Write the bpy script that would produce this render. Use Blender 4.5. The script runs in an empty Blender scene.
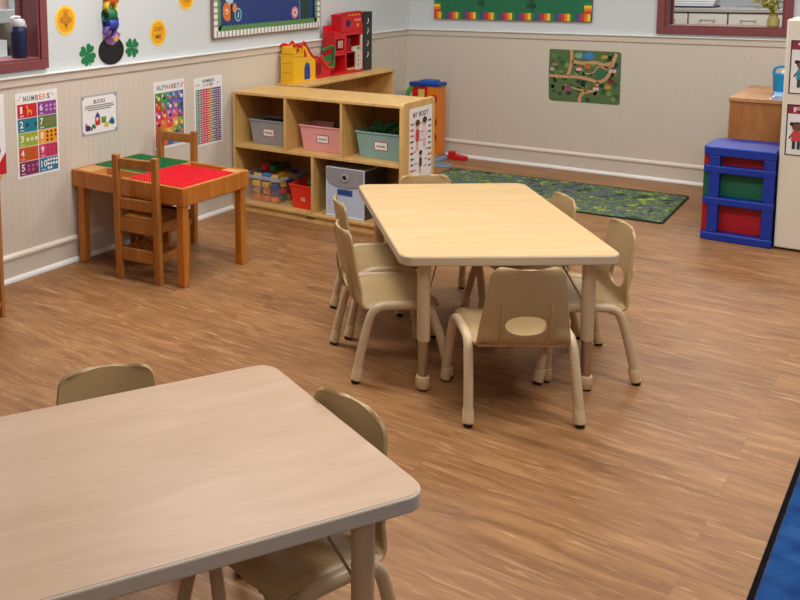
import bpy, bmesh, math, random
from mathutils import Vector, Matrix
random.seed(7)
PI = math.pi
R = math.radians
sc = bpy.context.scene
COL = sc.collection

# ------------------------------------------------------------------ materials
def lin(c):
    return tuple((x / 12.92) if x <= .04045 else ((x + .055) / 1.055) ** 2.4 for x in [v / 255 for v in c])
MATS = {}
def mat(name, rgb, rough=.5, metal=0., spec=.5, alpha=1., trans=0., emit=0., coat=0., bump=0., bscale=200.):
    if name in MATS: return MATS[name]
    m = bpy.data.materials.new(name); m.use_nodes = True
    nt = m.node_tree; b = nt.nodes['Principled BSDF']
    b.inputs['Base Color'].default_value = (*lin(rgb), 1)
    b.inputs['Roughness'].default_value = rough
    b.inputs['Metallic'].default_value = metal
    b.inputs['Specular IOR Level'].default_value = spec
    b.inputs['Alpha'].default_value = alpha
    b.inputs['Transmission Weight'].default_value = trans
    b.inputs['Coat Weight'].default_value = coat
    if emit:
        b.inputs['Emission Color'].default_value = (*lin(rgb), 1)
        b.inputs['Emission Strength'].default_value = emit
    # a faint procedural grain in every surface
    tc = nt.nodes.new('ShaderNodeTexCoord'); nz = nt.nodes.new('ShaderNodeTexNoise')
    nz.inputs['Scale'].default_value = bscale
    nt.links.new(tc.outputs['Object'], nz.inputs['Vector'])
    if bump:
        bp = nt.nodes.new('ShaderNodeBump'); bp.inputs['Strength'].default_value = bump
        bp.inputs['Distance'].default_value = .002
        nt.links.new(nz.outputs['Fac'], bp.inputs['Height'])
        nt.links.new(bp.outputs['Normal'], b.inputs['Normal'])
    MATS[name] = m
    return m

def ramp(nt, stops):
    r = nt.nodes.new('ShaderNodeValToRGB')
    e = r.color_ramp.elements
    while len(e) < len(stops): e.new(.5)
    for i, (p, c) in enumerate(stops):
        e[i].position = p; e[i].color = (*lin(c), 1)
    return r

def wood(name, dark, mid, light, scale=(1., 12., 12.), rough=.4, spec=.4, coat=0., nscale=3., rot=0.):
    """grain running along local X before scaling"""
    if name in MATS: return MATS[name]
    m = bpy.data.materials.new(name); m.use_nodes = True
    nt = m.node_tree; b = nt.nodes['Principled BSDF']
    tc = nt.nodes.new('ShaderNodeTexCoord'); mp = nt.nodes.new('ShaderNodeMapping')
    mp.inputs['Scale'].default_value = scale; mp.inputs['Rotation'].default_value = (0, 0, rot)
    n = nt.nodes.new('ShaderNodeTexNoise'); n.inputs['Scale'].default_value = nscale
    n.inputs['Detail'].default_value = 6; n.inputs['Roughness'].default_value = .6
    n.inputs['Distortion'].default_value = .6
    r = ramp(nt, [(.25, dark), (.5, mid), (.75, light)])
    L = nt.links.new
    L(tc.outputs['Object'], mp.inputs['Vector']); L(mp.outputs[0], n.inputs['Vector'])
    L(n.outputs['Fac'], r.inputs['Fac']); L(r.outputs[0], b.inputs['Base Color'])
    b.inputs['Roughness'].default_value = rough
    b.inputs['Specular IOR Level'].default_value = spec
    b.inputs['Coat Weight'].default_value = coat
    MATS[name] = m
    return m

def floor_material():
    m = bpy.data.materials.new('vinyl_plank_floor'); m.use_nodes = True
    nt = m.node_tree; b = nt.nodes['Principled BSDF']; L = nt.links.new; N = nt.nodes.new
    tc = N('ShaderNodeTexCoord')
    br = N('ShaderNodeTexBrick')
    br.offset = .37; br.offset_frequency = 2
    br.inputs['Scale'].default_value = 1
    br.inputs['Brick Width'].default_value = 1.22; br.inputs['Row Height'].default_value = .152
    br.inputs['Mortar Size'].default_value = .0012; br.inputs['Mortar Smooth'].default_value = .2
    br.inputs['Color1'].default_value = (0, 0, 0, 1); br.inputs['Color2'].default_value = (1, 1, 1, 1)
    br.inputs['Mortar'].default_value = (.5, .5, .5, 1)
    L(tc.outputs['Object'], br.inputs['Vector'])
    # each plank shifts its own grain
    off = N('ShaderNodeVectorMath'); off.operation = 'MULTIPLY_ADD'
    off.inputs[1].default_value = (7.3, 3.1, 5.7)
    L(br.outputs['Color'], off.inputs[0]); L(tc.outputs['Object'], off.inputs[2])
    def noise(scale, ns, det, dist, ro=.6):
        mp = N('ShaderNodeMapping'); mp.inputs['Scale'].default_value = scale
        n = N('ShaderNodeTexNoise'); n.inputs['Scale'].default_value = ns
        n.inputs['Detail'].default_value = det; n.inputs['Distortion'].default_value = dist
        n.inputs['Roughness'].default_value = ro
        L(off.outputs[0], mp.inputs['Vector']); L(mp.outputs[0], n.inputs['Vector'])
        return n
    g = noise((1.5, 7, 1), 2.2, 5, 1.2, .55)
    r1 = ramp(nt, FLOOR_STOPS)
    L(g.outputs['Fac'], r1.inputs['Fac'])
    # fine light streaks
    s = noise((3.2, 30, 1), 2.0, 3, 1.0, .5)
    sr = N('ShaderNodeMapRange'); sr.inputs[1].default_value = .56; sr.inputs[2].default_value = .78
    L(s.outputs['Fac'], sr.inputs[0])
    mx = N('ShaderNodeMix'); mx.data_type = 'RGBA'
    mx.inputs[7].default_value = (*lin(FLOOR_STREAK), 1)
    sm = N('ShaderNodeMath'); sm.operation = 'MULTIPLY'; sm.inputs[1].default_value = .55
    L(sr.outputs[0], sm.inputs[0]); L(sm.outputs[0], mx.inputs[0]); L(r1.outputs[0], mx.inputs[6])
    # dark knots and streaks
    k = noise((1.0, 16, 1), 1.7, 4, 1.4, .55)
    kr = N('ShaderNodeMapRange'); kr.inputs[1].default_value = .60; kr.inputs[2].default_value = .80
    L(k.outputs['Fac'], kr.inputs[0])
    km = N('ShaderNodeMath'); km.operation = 'MULTIPLY'; km.inputs[1].default_value = .55
    L(kr.outputs[0], km.inputs[0])
    mx2 = N('ShaderNodeMix'); mx2.data_type = 'RGBA'
    mx2.inputs[7].default_value = (*lin(FLOOR_KNOT), 1)
    L(km.outputs[0], mx2.inputs[0]); L(mx.outputs[2], mx2.inputs[6])
    # plank-to-plank tone
    pm = N('ShaderNodeMapRange'); pm.inputs[3].default_value = .93; pm.inputs[4].default_value = 1.07
    L(br.outputs['Color'], pm.inputs[0])
    mu = N('ShaderNodeMix'); mu.data_type = 'RGBA'; mu.blend_type = 'MULTIPLY'; mu.inputs[0].default_value = 1
    L(mx2.outputs[2], mu.inputs[6]); L(pm.outputs[0], mu.inputs[7])
    jm = N('ShaderNodeMix'); jm.data_type = 'RGBA'
    jm.inputs[7].default_value = (*lin((96, 66, 44)), 1)
    jf = N('ShaderNodeMath'); jf.operation = 'MULTIPLY'; jf.inputs[1].default_value = .22
    L(br.outputs['Fac'], jf.inputs[0]); L(jf.outputs[0], jm.inputs[0]); L(mu.outputs[2], jm.inputs[6])
    L(jm.outputs[2], b.inputs['Base Color'])
    b.inputs['Roughness'].default_value = .42
    b.inputs['Specular IOR Level'].default_value = .35
    bp = N('ShaderNodeBump'); bp.inputs['Strength'].default_value = .12; bp.inputs['Distance'].default_value = .002
    L(s.outputs['Fac'], bp.inputs['Height']); L(bp.outputs['Normal'], b.inputs['Normal'])
    return m

FLOOR_STOPS = [(.25, (122, 83, 50)), (.45, (145, 102, 63)), (.6, (158, 115, 73)), (.78, (177, 133, 89))]
FLOOR_STREAK = (212, 172, 128)
FLOOR_KNOT = (102, 66, 44)

def rug_material():
    m = bpy.data.materials.new('road_map_carpet'); m.use_nodes = True
    nt = m.node_tree; b = nt.nodes['Principled BSDF']; L = nt.links.new; N = nt.nodes.new
    tc = N('ShaderNodeTexCoord')
    n1 = N('ShaderNodeTexNoise'); n1.inputs['Scale'].default_value = 5.5; n1.inputs['Detail'].default_value = 3; n1.inputs['Distortion'].default_value = 1.6
    L(tc.outputs['Object'], n1.inputs['Vector'])
    r = ramp(nt, [(.36, (52, 78, 52)), (.42, (98, 106, 110)), (.52, (82, 110, 60)), (.56, (170, 186, 70)), (.61, (96, 104, 110)), (.70, (70, 122, 140))])
    r.color_ramp.interpolation = 'CONSTANT'
    L(n1.outputs['Fac'], r.inputs['Fac'])
    n2 = N('ShaderNodeTexNoise'); n2.inputs['Scale'].default_value = 11; n2.inputs['Detail'].default_value = 2; n2.inputs['Distortion'].default_value = 2.5
    L(tc.outputs['Object'], n2.inputs['Vector'])
    r2 = ramp(nt, [(.40, (90, 100, 108)), (.46, (70, 100, 60)), (.53, (160, 180, 66)), (.57, (92, 100, 106)), (.68, (50, 62, 52))])
    r2.color_ramp.interpolation = 'CONSTANT'
    L(n2.outputs['Fac'], r2.inputs['Fac'])
    mx = N('ShaderNodeMix'); mx.data_type = 'RGBA'
    n3 = N('ShaderNodeTexNoise'); n3.inputs['Scale'].default_value = 7; n3.inputs['Detail'].default_value = 1; n3.inputs['Distortion'].default_value = 1
    L(tc.outputs['Object'], n3.inputs['Vector'])
    gt = N('ShaderNodeMath'); gt.operation = 'GREATER_THAN'; gt.inputs[1].default_value = .5
    L(n3.outputs['Fac'], gt.inputs[0]); L(gt.outputs[0], mx.inputs[0])
    L(r.outputs[0], mx.inputs[6]); L(r2.outputs[0], mx.inputs[7])
    L(mx.outputs[2], b.inputs['Base Color'])
    b.inputs['Roughness'].default_value = .95; b.inputs['Specular IOR Level'].default_value = .1
    return m

def carpet_blue():
    m = bpy.data.materials.new('blue_carpet'); m.use_nodes = True
    nt = m.node_tree; b = nt.nodes['Principled BSDF']; L = nt.links.new; N = nt.nodes.new
    tc = N('ShaderNodeTexCoord')
    n1 = N('ShaderNodeTexNoise'); n1.inputs['Scale'].default_value = 14; n1.inputs['Detail'].default_value = 5
    L(tc.outputs['Object'], n1.inputs['Vector'])
    r = ramp(nt, [(.3, (22, 56, 112)), (.55, (34, 74, 130)), (.75, (50, 92, 148))])
    L(n1.outputs['Fac'], r.inputs['Fac']); L(r.outputs[0], b.inputs['Base Color'])
    b.inputs['Roughness'].default_value = .95; b.inputs['Specular IOR Level'].default_value = .1
    n2 = N('ShaderNodeTexNoise'); n2.inputs['Scale'].default_value = 260
    L(tc.outputs['Object'], n2.inputs['Vector'])
    bp = N('ShaderNodeBump'); bp.inputs['Strength'].default_value = .5; bp.inputs['Distance'].default_value = .004
    L(n2.outputs['Fac'], bp.inputs['Height']); L(bp.outputs['Normal'], b.inputs['Normal'])
    return m

# ------------------------------------------------------------------ mesh builder
FLIP = lambda u, v, d: (u, v, d)
class MB:
    def __init__(s, mp=None):
        s.v = []; s.f = []; s.m = []; s.mats = []; s.map = mp; s.M = Matrix.Identity(4)
    def mi(s, m):
        if m not in s.mats: s.mats.append(m)
        return s.mats.index(m)
    def add(s, vs, fs, m):
        o = len(s.v); k = s.mi(m)
        s.v += [tuple(s.M @ Vector(q)) for q in vs]
        s.f += [tuple(o + i for i in f) for f in fs]; s.m += [k] * len(fs)
        return s
    def box(s, c, d, m, rz=0., rot=None):
        hx, hy, hz = d[0] / 2, d[1] / 2, d[2] / 2
        vs = [Vector((x, y, z)) for x in (-hx, hx) for y in (-hy, hy) for z in (-hz, hz)]
        Q = rot if rot is not None else Matrix.Rotation(rz, 3, 'Z')
        vs = [Q @ q + Vector(c) for q in vs]
        return s.add(vs, [(0, 1, 3, 2), (4, 6, 7, 5), (0, 4, 5, 1), (2, 3, 7, 6), (0, 2, 6, 4), (1, 5, 7, 3)], m)
    def bb(s, a, b, m):
        return s.box([(a[i] + b[i]) / 2 for i in range(3)], [abs(b[i] - a[i]) for i in range(3)], m)
    def hexa(s, p8, m):
        """4 bottom (ccw) + 4 top (ccw)"""
        return s.add(p8, [(3, 2, 1, 0), (4, 5, 6, 7), (0, 1, 5, 4), (1, 2, 6, 5), (2, 3, 7, 6), (3, 0, 4, 7)], m)
    def lathe(s, c, prof, m, n=24, axis='z', sy=1.):
        vs = []; fs = []
        for r, h in prof:
            for i in range(n):
                a = 2 * PI * i / n
                x, y = r * math.cos(a), r * math.sin(a) * sy
                q = (x, y, h) if axis == 'z' else ((h, x, y) if axis == 'x' else (y, h, x))
                vs.append((c[0] + q[0], c[1] + q[1], c[2] + q[2]))
        for k in range(len(prof) - 1):
            for i in range(n):
                j = (i + 1) % n
                fs.append((k * n + i, k * n + j, (k + 1) * n + j, (k + 1) * n + i))
        fs.append(tuple(range(n - 1, -1, -1))); fs.append(tuple(range((len(prof) - 1) * n, len(prof) * n)))
        return s.add(vs, fs, m)
    def tube(s, pts, r, m, n=12, caps=True, smooth=0):
        P = [Vector(p) for p in pts]
        if smooth:
            Q = []
            for i in range(len(P) - 1):
                p0 = P[max(i - 1, 0)]; p1 = P[i]; p2 = P[i + 1]; p3 = P[min(i + 2, len(P) - 1)]
                for k in range(smooth):
                    t = k / smooth
                    Q.append(.5 * ((2 * p1) + (-p0 + p2) * t + (2 * p0 - 5 * p1 + 4 * p2 - p3) * t * t + (-p0 + 3 * p1 - 3 * p2 + p3) * t ** 3))
            if isinstance(r, (list, tuple)):
                r = [r[i] + (r[i + 1] - r[i]) * k / smooth for i in range(len(P) - 1) for k in range(smooth)] + [r[-1]]
            P = Q + [P[-1]]
        rs = r if isinstance(r, (list, tuple)) else [r] * len(P)
        vs = []; fs = []
        up = None
        for i, p in enumerate(P):
            d = (P[min(i + 1, len(P) - 1)] - P[max(i - 1, 0)]).normalized()
            if up is None:
                up = Vector((0, 0, 1)) if abs(d.z) < .9 else Vector((1, 0, 0))
            a = (up - d * up.dot(d)).normalized(); b = d.cross(a); up = a
            for k in range(n):
                t = 2 * PI * k / n
                vs.append(p + (a * math.cos(t) + b * math.sin(t)) * rs[i])
        for i in range(len(P) - 1):
            for k in range(n):
                j = (k + 1) % n
                fs.append((i * n + k, i * n + j, (i + 1) * n + j, (i + 1) * n + k))
        if caps:
            fs.append(tuple(range(n - 1, -1, -1))); fs.append(tuple(range((len(P) - 1) * n, len(P) * n)))
        return s.add(vs, fs, m)
    def prism(s, poly, z0, z1, m, mp=None):
        """poly extruded from z0 to z1; mp maps (a,b,h)->xyz"""
        mp = mp or (lambda a, b, h: (a, b, h))
        n = len(poly)
        vs = [mp(a, b, z0) for a, b in poly] + [mp(a, b, z1) for a, b in poly]
        fs = [tuple(range(n - 1, -1, -1)), tuple(range(n, 2 * n))] + [(i, (i + 1) % n, n + (i + 1) % n, n + i) for i in range(n)]
        return s.add(vs, fs, m)
    def ball(s, c, r, m, n=12, k=8):
        rr = r if isinstance(r, (tuple, list)) else (r, r, r)
        vs = [(c[0], c[1], c[2] + rr[2])]; fs = []
        for i in range(1, k):
            t = PI * i / k
            for j in range(n):
                a = 2 * PI * j / n
                vs.append((c[0] + rr[0] * math.sin(t) * math.cos(a), c[1] + rr[1] * math.sin(t) * math.sin(a), c[2] + rr[2] * math.cos(t)))
        vs.append((c[0], c[1], c[2] - rr[2]))
        for j in range(n): fs.append((0, 1 + j, 1 + (j + 1) % n))
        for i in range(k - 2):
            for j in range(n):
                a = 1 + i * n + j; b = 1 + i * n + (j + 1) % n
                fs.append((a, a + n, b + n, b))
        l = len(vs) - 1; o = 1 + (k - 2) * n
        for j in range(n): fs.append((l, o + (j + 1) % n, o + j))
        return s.add(vs, fs, m)
    # flat drawing on a mapped sheet
    def poly(s, pts, m, d=1):
        return s.add([s.map(a, b, d) for a, b in pts], [tuple(range(len(pts)))], m)
    def rect(s, a0, b0, a1, b1, m, d=1):
        return s.poly([(a0, b0), (a1, b0), (a1, b1), (a0, b1)], m, d)
    def disc(s, a, b, ra, m, d=1, rb=None, n=20):
        rb = rb or ra
        return s.poly([(a + ra * math.cos(2 * PI * i / n), b + rb * math.sin(2 * PI * i / n)) for i in range(n)], m, d)
    def text(s, txt, a, b, h, m, d=2, w=None, center=True):
        vs, fs, bw, bh = text_mesh(txt)
        k = h / bh; kx = (w / bw) if w else k
        ox = a - (bw * kx / 2 if center else 0); oy = b - (h / 2 if center else 0)
        return s.add([s.map(ox + x * kx, oy + y * k, d) for x, y in vs], fs, m)
    def build(s, name, parent=None, bevel=0., seg=2, smooth=True, ang=35, loc=None, rz=0.):
        me = bpy.data.meshes.new(name)
        me.from_pydata(s.v, [], s.f)
        for m in s.mats: me.materials.append(m)
        for p, k in zip(me.polygons, s.m): p.material_index = k
        bm = bmesh.new(); bm.from_mesh(me)
        if not s.map: bmesh.ops.recalc_face_normals(bm, faces=bm.faces)
        bm.to_mesh(me); bm.free()
        if smooth:
            for p in me.polygons: p.use_smooth = True
            me.set_sharp_from_angle(angle=R(ang))
        me.update()
        o = bpy.data.objects.new(name, me); COL.objects.link(o)
        if parent: o.parent = parent
        if loc: o.location = loc
        o.rotation_euler.z = rz
        if bevel:
            md = o.modifiers.new('bevel', 'BEVEL'); md.width = bevel; md.segments = seg; md.limit_method = 'ANGLE'
            md.angle_limit = R(40); md.harden_normals = False
        return o

_tc = {}
def text_mesh(txt):
    if txt in _tc: return _tc[txt]
    cu = bpy.data.curves.new('lettering', 'FONT'); cu.body = txt; cu.size = 1; cu.resolution_u = 2; cu.offset = .018
    o = bpy.data.objects.new('lettering', cu); COL.objects.link(o)
    dg = bpy.context.evaluated_depsgraph_get(); dg.update()
    me = bpy.data.meshes.new_from_object(o.evaluated_get(dg))
    vs = [(v.co.x, v.co.y) for v in me.vertices]; fs = [tuple(p.vertices) for p in me.polygons]
    bpy.data.objects.remove(o); bpy.data.curves.remove(cu); bpy.data.meshes.remove(me)
    x0 = min(v[0] for v in vs); y0 = min(v[1] for v in vs)
    bw = max(v[0] for v in vs) - x0; bh = max(v[1] for v in vs) - y0
    _tc[txt] = ([(x - x0, y - y0) for x, y in vs], fs, max(bw, .01), max(bh, .01))
    return _tc[txt]

def tag(o, label, cat, group=None, kind=None):
    o['label'] = label; o['category'] = cat
    if group: o['group'] = group
    if kind: o['kind'] = kind
    return o
def thing(name, label, cat, loc=(0, 0, 0), rz=0., group=None):
    o = bpy.data.objects.new(name, None); COL.objects.link(o)
    o.empty_display_size = .1
    o.location = loc; o.rotation_euler.z = rz
    return tag(o, label, cat, group)
def struct(o, label=None):
    o['kind'] = 'structure'
    if label: o['label'] = label
    return o
def dup(root, loc, rz, label, group=None):
    r = root.copy(); COL.objects.link(r); r.location = loc; r.rotation_euler.z = rz; r['label'] = label
    if group: r['group'] = group
    for ch in list(root.children):
        c = ch.copy(); COL.objects.link(c); c.parent = r
        for g in list(ch.children):
            d = g.copy(); COL.objects.link(d); d.parent = c
    return r
def on_left(y0, z0, x0=.0015):      # sheet on a wall facing +x, seen with +y to the right
    return lambda u, v, d: (x0 + d * .0005, y0 + u, z0 + v)
def on_back(xx, zz, y0=-.0015):     # sheet on a wall facing -y
    return lambda u, v, d: (xx + u, y0 - d * .0005, zz + v)
def rrect(w, h, r, n=5, cx=0., cy=0.):
    P = []
    for sx, sy, a0 in ((1, 1, 0), (-1, 1, 90), (-1, -1, 180), (1, -1, 270)):
        for i in range(n + 1):
            a = R(a0 + 90 * i / n)
            P.append((cx + sx * (w / 2 - r) + r * math.cos(a), cy + sy * (h / 2 - r) + r * math.sin(a)))
    return P

# ------------------------------------------------------------------ palette
paint = mat('wall_paint', (209, 216, 218), .7, spec=.2, bump=.06, bscale=300)
wains = mat('wainscot_beige', (213, 204, 191), .55, spec=.3)
trimw = mat('trim_white', (240, 240, 238), .4)
capc = mat('trim_cream', (226, 218, 205), .4)
ceil_m = mat('ceiling_tile', (225, 225, 222), .9, bump=.2, bscale=150)
maroon = mat('maroon_paint', (128, 68, 72), .45, bump=.05)
maple = wood('maple_laminate', (206, 172, 122), (214, 180, 130), (222, 190, 142), (1.2, 9, 9), .38, .4, nscale=2.2)
maple2 = wood('maple_laminate_light_tinted', (184, 152, 125), (193, 162, 135), (202, 172, 146), (1.4, 8, 8), .38, .4, nscale=2.2)  # same laminate, with the near table's dimmer, pinker light put into the colour
edge_m = mat('table_edge_band', (200, 180, 152), .4)
edge2_m = mat('table_edge_band_greyed', (214, 202, 186), .4)
tan_leg = mat('tan_enamel', (208, 184, 150), .35)
tan_shell = mat('tan_moulded_plastic', (180, 152, 108), .42, bump=.08, bscale=400)
tan_cap = mat('tan_foot_cap', (210, 184, 146), .4)
black_r = mat('black_rubber', (24, 22, 20), .6)
chrome = mat('brushed_steel', (176, 160, 140), .3, .8)
birch = wood('birch_plywood', (204, 162, 96), (216, 176, 110), (228, 192, 130), (6, 6, 1.2), .4, .4, nscale=2.5)
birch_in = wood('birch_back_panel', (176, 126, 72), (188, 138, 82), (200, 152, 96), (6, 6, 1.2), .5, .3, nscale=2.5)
honey = wood('honey_hardwood', (172, 100, 34), (190, 116, 42), (204, 132, 54), (8, 8, 1.5), .35, .4, coat=.15, nscale=3)
honey_l = wood('honey_hardwood_light', (196, 140, 76), (208, 154, 88), (220, 168, 102), (3, 3, 3), .35, .4, nscale=3)
chairw = wood('kid_chair_wood', (150, 92, 38), (170, 108, 48), (186, 124, 60), (8, 8, 1.5), .4, .4, nscale=3)
oak = wood('oak_cabinet', (150, 98, 52), (170, 114, 64), (186, 130, 78), (6, 6, 1.), .45, .3, nscale=3)
red_p = mat('red_plastic', (206, 24, 34), .4)
green_p = mat('green_plastic', (10, 120, 62), .4)
yellow_p = mat('yellow_plastic', (242, 190, 26), .4)
blue_p = mat('blue_plastic', (28, 66, 158), .4)
orange_p = mat('orange_plastic', (232, 130, 30), .4)
dark_p = mat('charcoal_plastic', (44, 46, 48), .45)
white_p = mat('white_paper', (240, 240, 240), .6)
ink = mat('black_ink', (40, 38, 40), .7)
greyink = mat('grey_ink', (130, 130, 132), .7)
def cm(rgb, rough=.6): return mat('c_%d_%d_%d' % rgb, rgb, rough)

# ------------------------------------------------------------------ room shell
RX, RY, RZ = 6.4, -9.2, 2.75
RAIL_T, RAIL_B = 1.037, .988
fl = MB(); fl.bb((-1.6, RY - .1, -.1), (RX + .1, 4.2, 0), floor_material())
struct(fl.build('floor', smooth=False))
ce = MB(); ce.bb((-1.6, RY - .1, RZ), (RX + .1, 4.2, RZ + .1), ceil_m)
struct(ce.build('ceiling', smooth=False))

def wall_with_hole(a0, a1, h0, h1, z0, z1, mp, thick):
    """boxes around one opening; mp(a, depth, z); wall face at depth 0, body behind"""
    b = MB()
    def seg(s0, s1, zz0, zz1, m):
        b.hexa([mp(s0, 0, zz0), mp(s1, 0, zz0), mp(s1, -thick, zz0), mp(s0, -thick, zz0),
                mp(s0, 0, zz1), mp(s1, 0, zz1), mp(s1, -thick, zz1), mp(s0, -thick, zz1)], m)
    seg(a0, a1, 0, 1.0, wains)
    seg(a0, a1, 1.0, z0, paint); seg(a0, a1, z1, RZ, paint)
    seg(a0, h0, z0, z1, paint); seg(h1, a1, z0, z1, paint)
    # beadboard skin: flat strips with V grooves between, from baseboard to rail
    step, g, dp, t = .041, .006, .0014, .006
    n = int((a1 - a0) / step)
    prof = []
    for i in range(n + 1):
        x = a0 + i * step
        prof += [(x, t - dp), (x + g / 2, t), (min(x + step - g / 2, a1), t)]
    vs = [mp(x, d, .12) for x, d in prof] + [mp(x, d, .995) for x, d in prof]
    k = len(prof)
    b.add(vs, [(i, i + 1, k + i + 1, k + i) for i in range(k - 1)], wains)
    return b
LMAP = lambda a, d, z: (d, a, z)
BMAP = lambda a, d, z: (a, -d, z)
W1 = (-5.6, -4.024, 1.112, 2.2)      # left window opening (y0,y1,z0,z1)
W2 = (1.995, 2.715, 1.105, 2.15)   # back window opening (x0,x1,z0,z1)
struct(wall_with_hole(RY, 0, W1[0], W1[1], W1[2], W1[3], LMAP, .16).build('wall_left', smooth=False))
struct(wall_with_hole(-.0, RX, W2[0], W2[1], W2[2], W2[3], BMAP, .16).build('wall_back', smooth=False))
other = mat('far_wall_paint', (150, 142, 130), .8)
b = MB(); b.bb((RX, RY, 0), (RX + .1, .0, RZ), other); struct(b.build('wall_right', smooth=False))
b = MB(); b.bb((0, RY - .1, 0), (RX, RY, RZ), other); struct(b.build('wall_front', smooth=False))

def molding(name, prof, a0, a1, mp, label):
    """profile of (depth, z, material for the face that follows)"""
    b = MB(); n = len(prof)
    for i in range(n - 1):
        (d0, z0, m), (d1, z1, _) = prof[i], prof[i + 1]
        b.add([mp(a0, d0, z0), mp(a1, d0, z0), mp(a1, d1, z1), mp(a0, d1, z1)], [(0, 1, 2, 3)], m)
    for a in (a0, a1):
        b.add([mp(a, p[0], p[1]) for p in prof], [tuple(range(n))], prof[0][2])
    return struct(b.build(name, smooth=False), label)
rail = [(0, RAIL_B - .004, wains), (.014, RAIL_B, wains), (.017, RAIL_T - .006, wains), (.026, RAIL_T - .006, trimw), (.026, RAIL_T, trimw), (0, RAIL_T + .001, trimw)]  # white top faces paint the overhead highlight onto the beige rail
base = [(0, 0, wains), (.014, .018, wains), (.014, .112, wains), (.022, .118, capc), (.022, .130, capc), (.008, .142, capc), (0, .143, capc)]
shoe = [(.0, 0, trimw), (.032, 0, trimw), (.031, .010, trimw), (.024, .019, trimw), (.014, .022, trimw)]
corner_b = [(0, 0, paint)]
for nm, prof in (('trim', rail), ('baseboard', base), ('trim', shoe)):
    pass
molding('trim_1', rail, RY, 0, LMAP, 'cream chair rail along the left wall')
molding('trim_2', rail, 0, RX, BMAP, 'cream chair rail along the back wall')
molding('baseboard_left', base, RY, 0, LMAP, 'beige baseboard of the left wall')
molding('baseboard_back', base, 0, RX, BMAP, 'beige baseboard of the back wall')
molding('trim_3', shoe, RY, 0, LMAP, 'white shoe moulding along the left wall')
molding('trim_4', shoe, 0, RX, BMAP, 'white shoe moulding along the back wall')
b = MB(); b.bb((0, -.018, RAIL_T), (.018, 0, RZ), paint)
struct(b.build('trim_5', bevel=.004), 'narrow corner bead above the chair rail')

# windows: maroon casing and reveal
def window(name, mp, o, cas, depth, label):
    a0, a1, z0, z1 = o
    b = MB()
    def bx(s0, s1, d0, d1, q0, q1):
        b.hexa([mp(s0, d0, q0), mp(s1, d0, q0), mp(s1, d1, q0), mp(s0, d1, q0), mp(s0, d0, q1), mp(s1, d0, q1), mp(s1, d1, q1), mp(s0, d1, q1)], maroon)
    f = .022
    bx(a0 - cas, a1 + cas, f, .0005, z0 - cas, z0); bx(a0 - cas, a1 + cas, f, .0005, z1, z1 + cas)
    bx(a0 - cas, a0, f, .0005, z0, z1); bx(a1, a1 + cas, f, .0005, z0, z1)
    # reveal boards
    t = .012
    bx(a0, a1, .012, -depth, z0 + .0005, z0 + t); bx(a0, a1, .012, -depth, z1 - t, z1)
    bx(a0, a0 + t, .012, -depth, z0 + t, z1 - t); bx(a1 - t, a1, .012, -depth, z0 + t, z1 - t)
    # inner stop bead
    bx(a0 + t, a0 + t + .01, -depth + .05, -depth + .02, z0 + t, z1 - t); bx(a1 - t - .01, a1 - t, -depth + .05, -depth + .02, z0 + t, z1 - t)
    return struct(b.build(name, bevel=.003, smooth=False), label)
window('window_1', LMAP, W1, .048, .165, 'maroon framed pass-through window in the left wall')
window('window_2', BMAP, W2, .05, .165, 'maroon framed window in the back wall')

# ceiling lights
def ceiling_light(x, y, power, label):
    t = thing('ceiling_light', label, 'light', (x, y, RZ), 0, 'ceiling light panels')
    b = MB()
    for a in ((-.62, -.32, .62, -.30), (-.62, .30, .62, .32), (-.62, -.30, -.60, .30), (.60, -.30, .62, .30)):
        b.bb((a[0], a[1], -.03), (a[2], a[3], 0), trimw)
    b.build('frame', t, smooth=False)
    b = MB(); b.bb((-.6, -.3, -.012), (.6, .3, -.004), mat('diffuser', (255, 252, 245), .5, emit=2.0)); b.build('diffuser', t, smooth=False)
    li = bpy.data.lights.new('lamp', 'AREA'); li.shape = 'RECTANGLE'; li.size = 1.16; li.size_y = .56
    li.energy = power; li.color = LAMP_COL
    o = bpy.data.objects.new('lamp', li); COL.objects.link(o); o.parent = t; o.location = (0, 0, -.016)
LAMP_COL = (1.0, .98, .955)
LIGHTS = [(1.2, -3.9, 38), (3.5, -3.9, 38), (1.2, -1.5, 18), (3.5, -1.5, 28), (3.1, -5.6, 20), (4.6, -8.3, 16)]  # last entry is an added fill light for the camera-facing sides
LBL = ['ceiling panel above the brick table', 'ceiling panel above the six-chair table', 'ceiling panel above the toy corner',
       'ceiling panel above the road map rug', 'ceiling panel above the foreground table', 'added fill light panel behind the viewer']
for (x, y, p_), l_ in zip(LIGHTS, LBL): ceiling_light(x, y, p_, l_)

# ------------------------------------------------------------------ camera
cd = bpy.data.cameras.new('camera'); cam = bpy.data.objects.new('camera', cd); COL.objects.link(cam)
f_px, pcx, pcy = 941.8817, 197.84555, 88.15307
yaw, pitch, roll = .694671118, .125076781, -.0163029977
F = Vector((-math.sin(yaw) * math.cos(pitch), math.cos(yaw) * math.cos(pitch), -math.sin(pitch)))
r_ = Vector((math.cos(yaw), math.sin(yaw), 0)); u_ = r_.cross(F)
rr = r_ * math.cos(roll) + u_ * math.sin(roll); uu = u_ * math.cos(roll) - r_ * math.sin(roll)
M = Matrix((rr, uu, -F)).transposed().to_4x4(); M.translation = Vector((3.70707443, -7.20398097, 1.55447342))
cam.matrix_world = M
cd.sensor_width = 36; cd.sensor_fit = 'HORIZONTAL'; cd.lens = f_px * 36 / 800
cd.shift_x = (400 - pcx) / 800; cd.shift_y = (pcy - 300) / 800
cd.clip_start = .02
sc.camera = cam

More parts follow.
